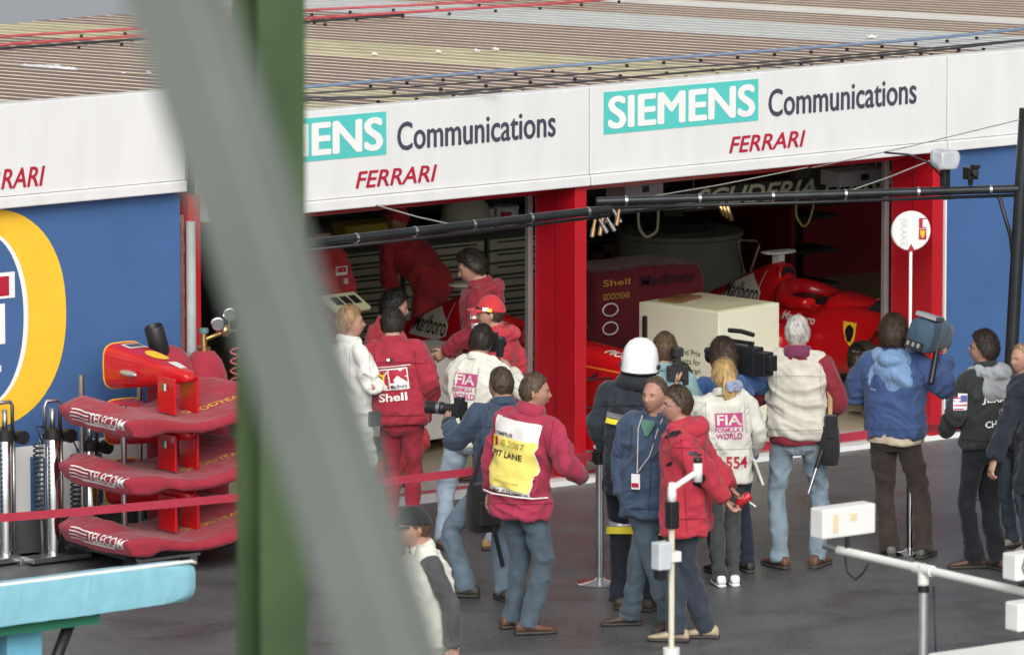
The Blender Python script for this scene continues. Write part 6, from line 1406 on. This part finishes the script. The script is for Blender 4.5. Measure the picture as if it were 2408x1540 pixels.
for i, (px, py) in enumerate(sorted(LIT)):
    q = roofpt(px, py, .01); b = MB().ell((0, 0, 0), (.035*rg.uniform(.5, 1.4), .035, .013), 10, 6); V = np.array([tuple(v) for v in b.v]); V += .02*(np.stack([vnoise(V*60+k, k) for k in range(3)], 1)-.5); b.v = [tuple(v) for v in V]
    o = b.build('stone', mat('pale_stone', S(206, 204, 196), .8), None, smooth=True); o.location = (q[0], q[1], q[2]+.02); tag(o, 'pale stone lying on the roof, '+('first', 'second', 'third', 'fourth', 'fifth', 'sixth', 'seventh')[i]+' of the seven from the left', 'stone', 'stones lying on the ribbed roof')

# ------------------------------------------------------------------ in front: pit-wall gear and the steelwork of the stand
pw = atdepth(470, 1365, 46.3)
tq = empty('pit_wall_stand', (pw[0]-1.2, pw[1]+.35, 0), label='turquoise padded canopy of a pit wall stand at the lower left', cat='stand')
ox, oy = pw[0]-1.2, pw[1]+.35
M_TUR = fabric('turquoise_vinyl', S(122, 196, 214), .45, .05, .35); zc = pw[2]
bb = sag_box(-1.6, 1.2, -.35, -.20, zc-.125, zc+.12, 50, 4, 6, .004, 8); bb.build('canopy', M_TUR, tq, smooth=True, angle=.7)
MB().tube([(-1.6, -.335, zc+.118), (1.15, -.335, zc+.118), (1.185, -.33, zc+.105)], .011, 8).build('piping', M_WHITE2, tq, smooth=True)
MB().bbox((-1.6, -.28, zc-.19), (.55, .28, zc-.13)).build('under_shelf', mat('green_shelf', S(40, 110, 84), .5), tq)
for x_ in (-1.3, .12): MB().bbox((x_-.12, -.15, 0), (x_+.12, .15, zc-.19)).build('leg_panel', mat('teal_leg', S(110, 180, 206), .5), tq, bevel=.01)
MB().bbox((-.62, -.33, zc-.36), (-.32, -.10, zc-.20)).build('monitor', M_BLACK, tq, bevel=.01); MB().tube([(.42, -.2, zc-.13), (.12, -.2, zc-.75)], .035, 10).build('strut', M_BLACK, tq, smooth=True)
# antenna arm with white boxes
ah = atdepth(2172, 1338, 45.5); o = empty('antenna_stand', (ah[0], ah[1], 0), label='white tubular antenna stand with a pale box at the lower right', cat='antenna stand')
MB().lathe([(0, 0), (.027, 0), (.027, ah[2]-.06), (0, ah[2]-.06)], 20).build('mast', M_ALU, o, smooth=True, angle=.8); MB().lathe([(0, ah[2]-.13), (.033, ah[2]-.13), (.033, ah[2]-.08), (0, ah[2]-.08)], 16).build('mast_collar', M_BLACK, o, smooth=True, angle=.7)
a0 = atdepth(2010, 1318, 46.2)-np.array([ah[0], ah[1], 0]); a0 = np.array([0, .78, ah[2]+.0]); a1 = np.array([0, -1.4, ah[2]])
MB().tube([tuple(a0), tuple(a1)], .025, 20).build('cross_arm', M_WHITE2, o, smooth=True, angle=.8); MB().lathe([(0, ah[2]-.09), (.033, ah[2]-.09), (.033, ah[2]+.024), (0, ah[2]+.036)], 18).build('tee_joint', M_WHITE2, o, smooth=True, angle=.8); MB().tube([(0, -.08, ah[2]), (0, .08, ah[2])], .033, 18).build('tee_sleeve', M_WHITE2, o, smooth=True, angle=.8)
MB().tube([tuple(a0), tuple(a0+np.array([0, .14, 0]))], .014, 10).build('arm_tip', M_STEEL, o, smooth=True)
bx = MB().bbox((-.22, -.05, 0), (.17, .07, .175)).build('antenna_box', M_WHITE2, o, bevel=.01); bx.location = (0, .70, ah[2]+.10)
for x0_, x1_, z0_, z1_ in ((-.145, -.11, .03, .14), (-.02, .03, .09, .13)): MB().bbox((x0_, -.053, z0_), (x1_, -.0505, z1_)).build('tape_mark', mat('tape_tan', S(226, 208, 170), .6), bx)
MB().tube([(0, .70, ah[2]+.0), (0, .70, ah[2]+.11)], .014, 8).build('box_stem', M_BLACK, o)
MB().tube([(0, .72, ah[2]-.03), (0, .70, ah[2]-.12), (0, .62, ah[2]-.15), (0, .55, ah[2]-.1), (0, .5, ah[2]-.035)], .006, 6).build('cable', M_BLACK, o, smooth=True); MB().tube([(.05, -.03, ah[2]-.1), (.07, -.03, ah[2]-.5), (.03, -.03, ah[2]-1.)], .006, 6).build('cable', M_BLACK, o, smooth=True)
for px_, py_, hh_, lab in ((2398, 1330, .15, 'white box on the antenna arm at the right edge'), (2404, 1447, .16, 'white box hanging below the antenna arm at the right edge')):
    P_ = atdepth(px_, py_, 44.6); m_ = empty('antenna_box', (P_[0], P_[1], P_[2]), label=lab, cat='box', group='white antenna boxes'); MB().bbox((-.07, -.05, -hh_/2), (.12, .07, hh_/2)).build('housing', M_WHITE2, m_, bevel=.01); MB().tube([(0, -.055, hh_/2), (-.03, -.06, .0), (.03, -.06, -hh_*.8)], .005, 6).build('cable', M_BLACK, m_, smooth=True)
P_ = atdepth(2310, 1522, 44.3); o = empty('white_table', (P_[0], P_[1], 0), label='corner of a white table at the lower right edge', cat='table'); MB().bbox((-.35, -1.2, P_[2]-.06), (1.4, .05, P_[2])).build('table_top', M_WHITE2, o, bevel=.008)
for sx in (-.25, 1.25): MB().bbox((sx-.03, -.6, 0), (sx+.03, -.54, P_[2]-.06)).build('leg', M_ALU, o)
# thin mast with a bent white arm
ah = atdepth(1580, 1170, 46); o = empty('aerial_mast', (ah[0], ah[1], 0), label='thin pale mast with a bent white arm in front of the bright red jacket', cat='mast')
MB().tube([(0, 0, 0), (0, 0, ah[2]-.1)], .017, 12).build('mast', mat('mast_pale', S(196, 192, 170), .45), o, smooth=True)
tp = atdepth(1641, 1108, 46)-np.array([ah[0], ah[1], 0]); e_ = np.array([0, 0, ah[2]+.02])
MB().tube([(0, 0, ah[2]-.12), tuple(e_), tuple(e_+(tp-e_)*.1+np.array([0, 0, .03])), tuple(tp)], .017, 12).build('bent_arm', M_WHITE2, o, smooth=True); MB().tube([tuple(tp+np.array([0, 0, -.06])), tuple(tp+np.array([0, 0, .05]))], .026, 12).build('arm_tip', M_WHITE2, o, smooth=True); MB().tube([tuple(tp+np.array([0, 0, .05])), tuple(tp+np.array([0, 0, .08]))], .026, 12).build('tip_cap', M_BLACK, o, smooth=True)
z_ = ah[2]; MB().lathe([(0, z_-.03), (.024, z_-.03), (.027, z_+.02), (.024, z_+.06), (.017, z_+.09), (0, z_+.09)], 14).build('sleeve', M_WHITE2, o, smooth=True)
MB().bbox((-.03, -.03, z_-.18), (.035, .03, z_-.02)).build('black_block', M_BLACK, o, bevel=.008); MB().bbox((-.04, -.03, z_-.375), (.05, .03, z_-.315)).build('bracket', M_WHITE2, o, bevel=.005); MB().bbox((-.125, -.045, z_-.41), (-.032, .035, z_-.25)).build('junction_box', mat('box_greyblue', S(200, 206, 210), .5), o, bevel=.008); MB().bbox((-.11, -.03, z_-.47), (-.06, .03, z_-.411)).build('connector', M_BLACK, o, bevel=.005)
MB().lathe([(0, z_-.94), (.05, z_-.94), (.05, z_-.88), (0, z_-.88)], 12).build('clamp', M_WHITE2, o, smooth=True, angle=.7)
# green H-section column and grey diagonal brace of the grandstand
gp = atdepth(637, 770, 27.); Mz = Matrix.Rotation(-YAW+.5, 4, 'Z'); M_GRN = mat('green_steel', S(56, 82, 52), .5, var=.22, vs=1.5, var2=S(80, 100, 64))
col_ = empty('steel_column', (gp[0], gp[1], 0), -YAW+.55, label='green steel column, out of focus, crossing the view from top to bottom', cat='column')
MB().bbox((-.09, -.085, 0), (.09, -.07, 15)).build('flange', M_GRN, col_); MB().bbox((-.09, .07, 0), (.09, .085, 15)).build('flange', M_GRN, col_); MB().bbox((-.006, -.07, 0), (.006, .07, 15)).build('web', M_GRN, col_)
g0 = atdepth(420, 0, 10.7); g1 = atdepth(922, 1540, 10.7); dd = (g1-g0)/np.linalg.norm(g1-g0); e1 = g0+dd*(g0[2]/-dd[2]); e0 = g0-dd*3.2
br = empty('steel_brace', tuple(e1), label='blurred grey diagonal steel brace in the foreground', cat='brace')
t_ = MB(); t_.tube([tuple(e0-e1), (0, 0, 0)], .074, 4, ref=tuple(Rh+Fh*.25)); t_.build('square_tube', mat('grey_steel', S(112, 119, 113), .55, var=.16, vs=2), br, bevel=.008)
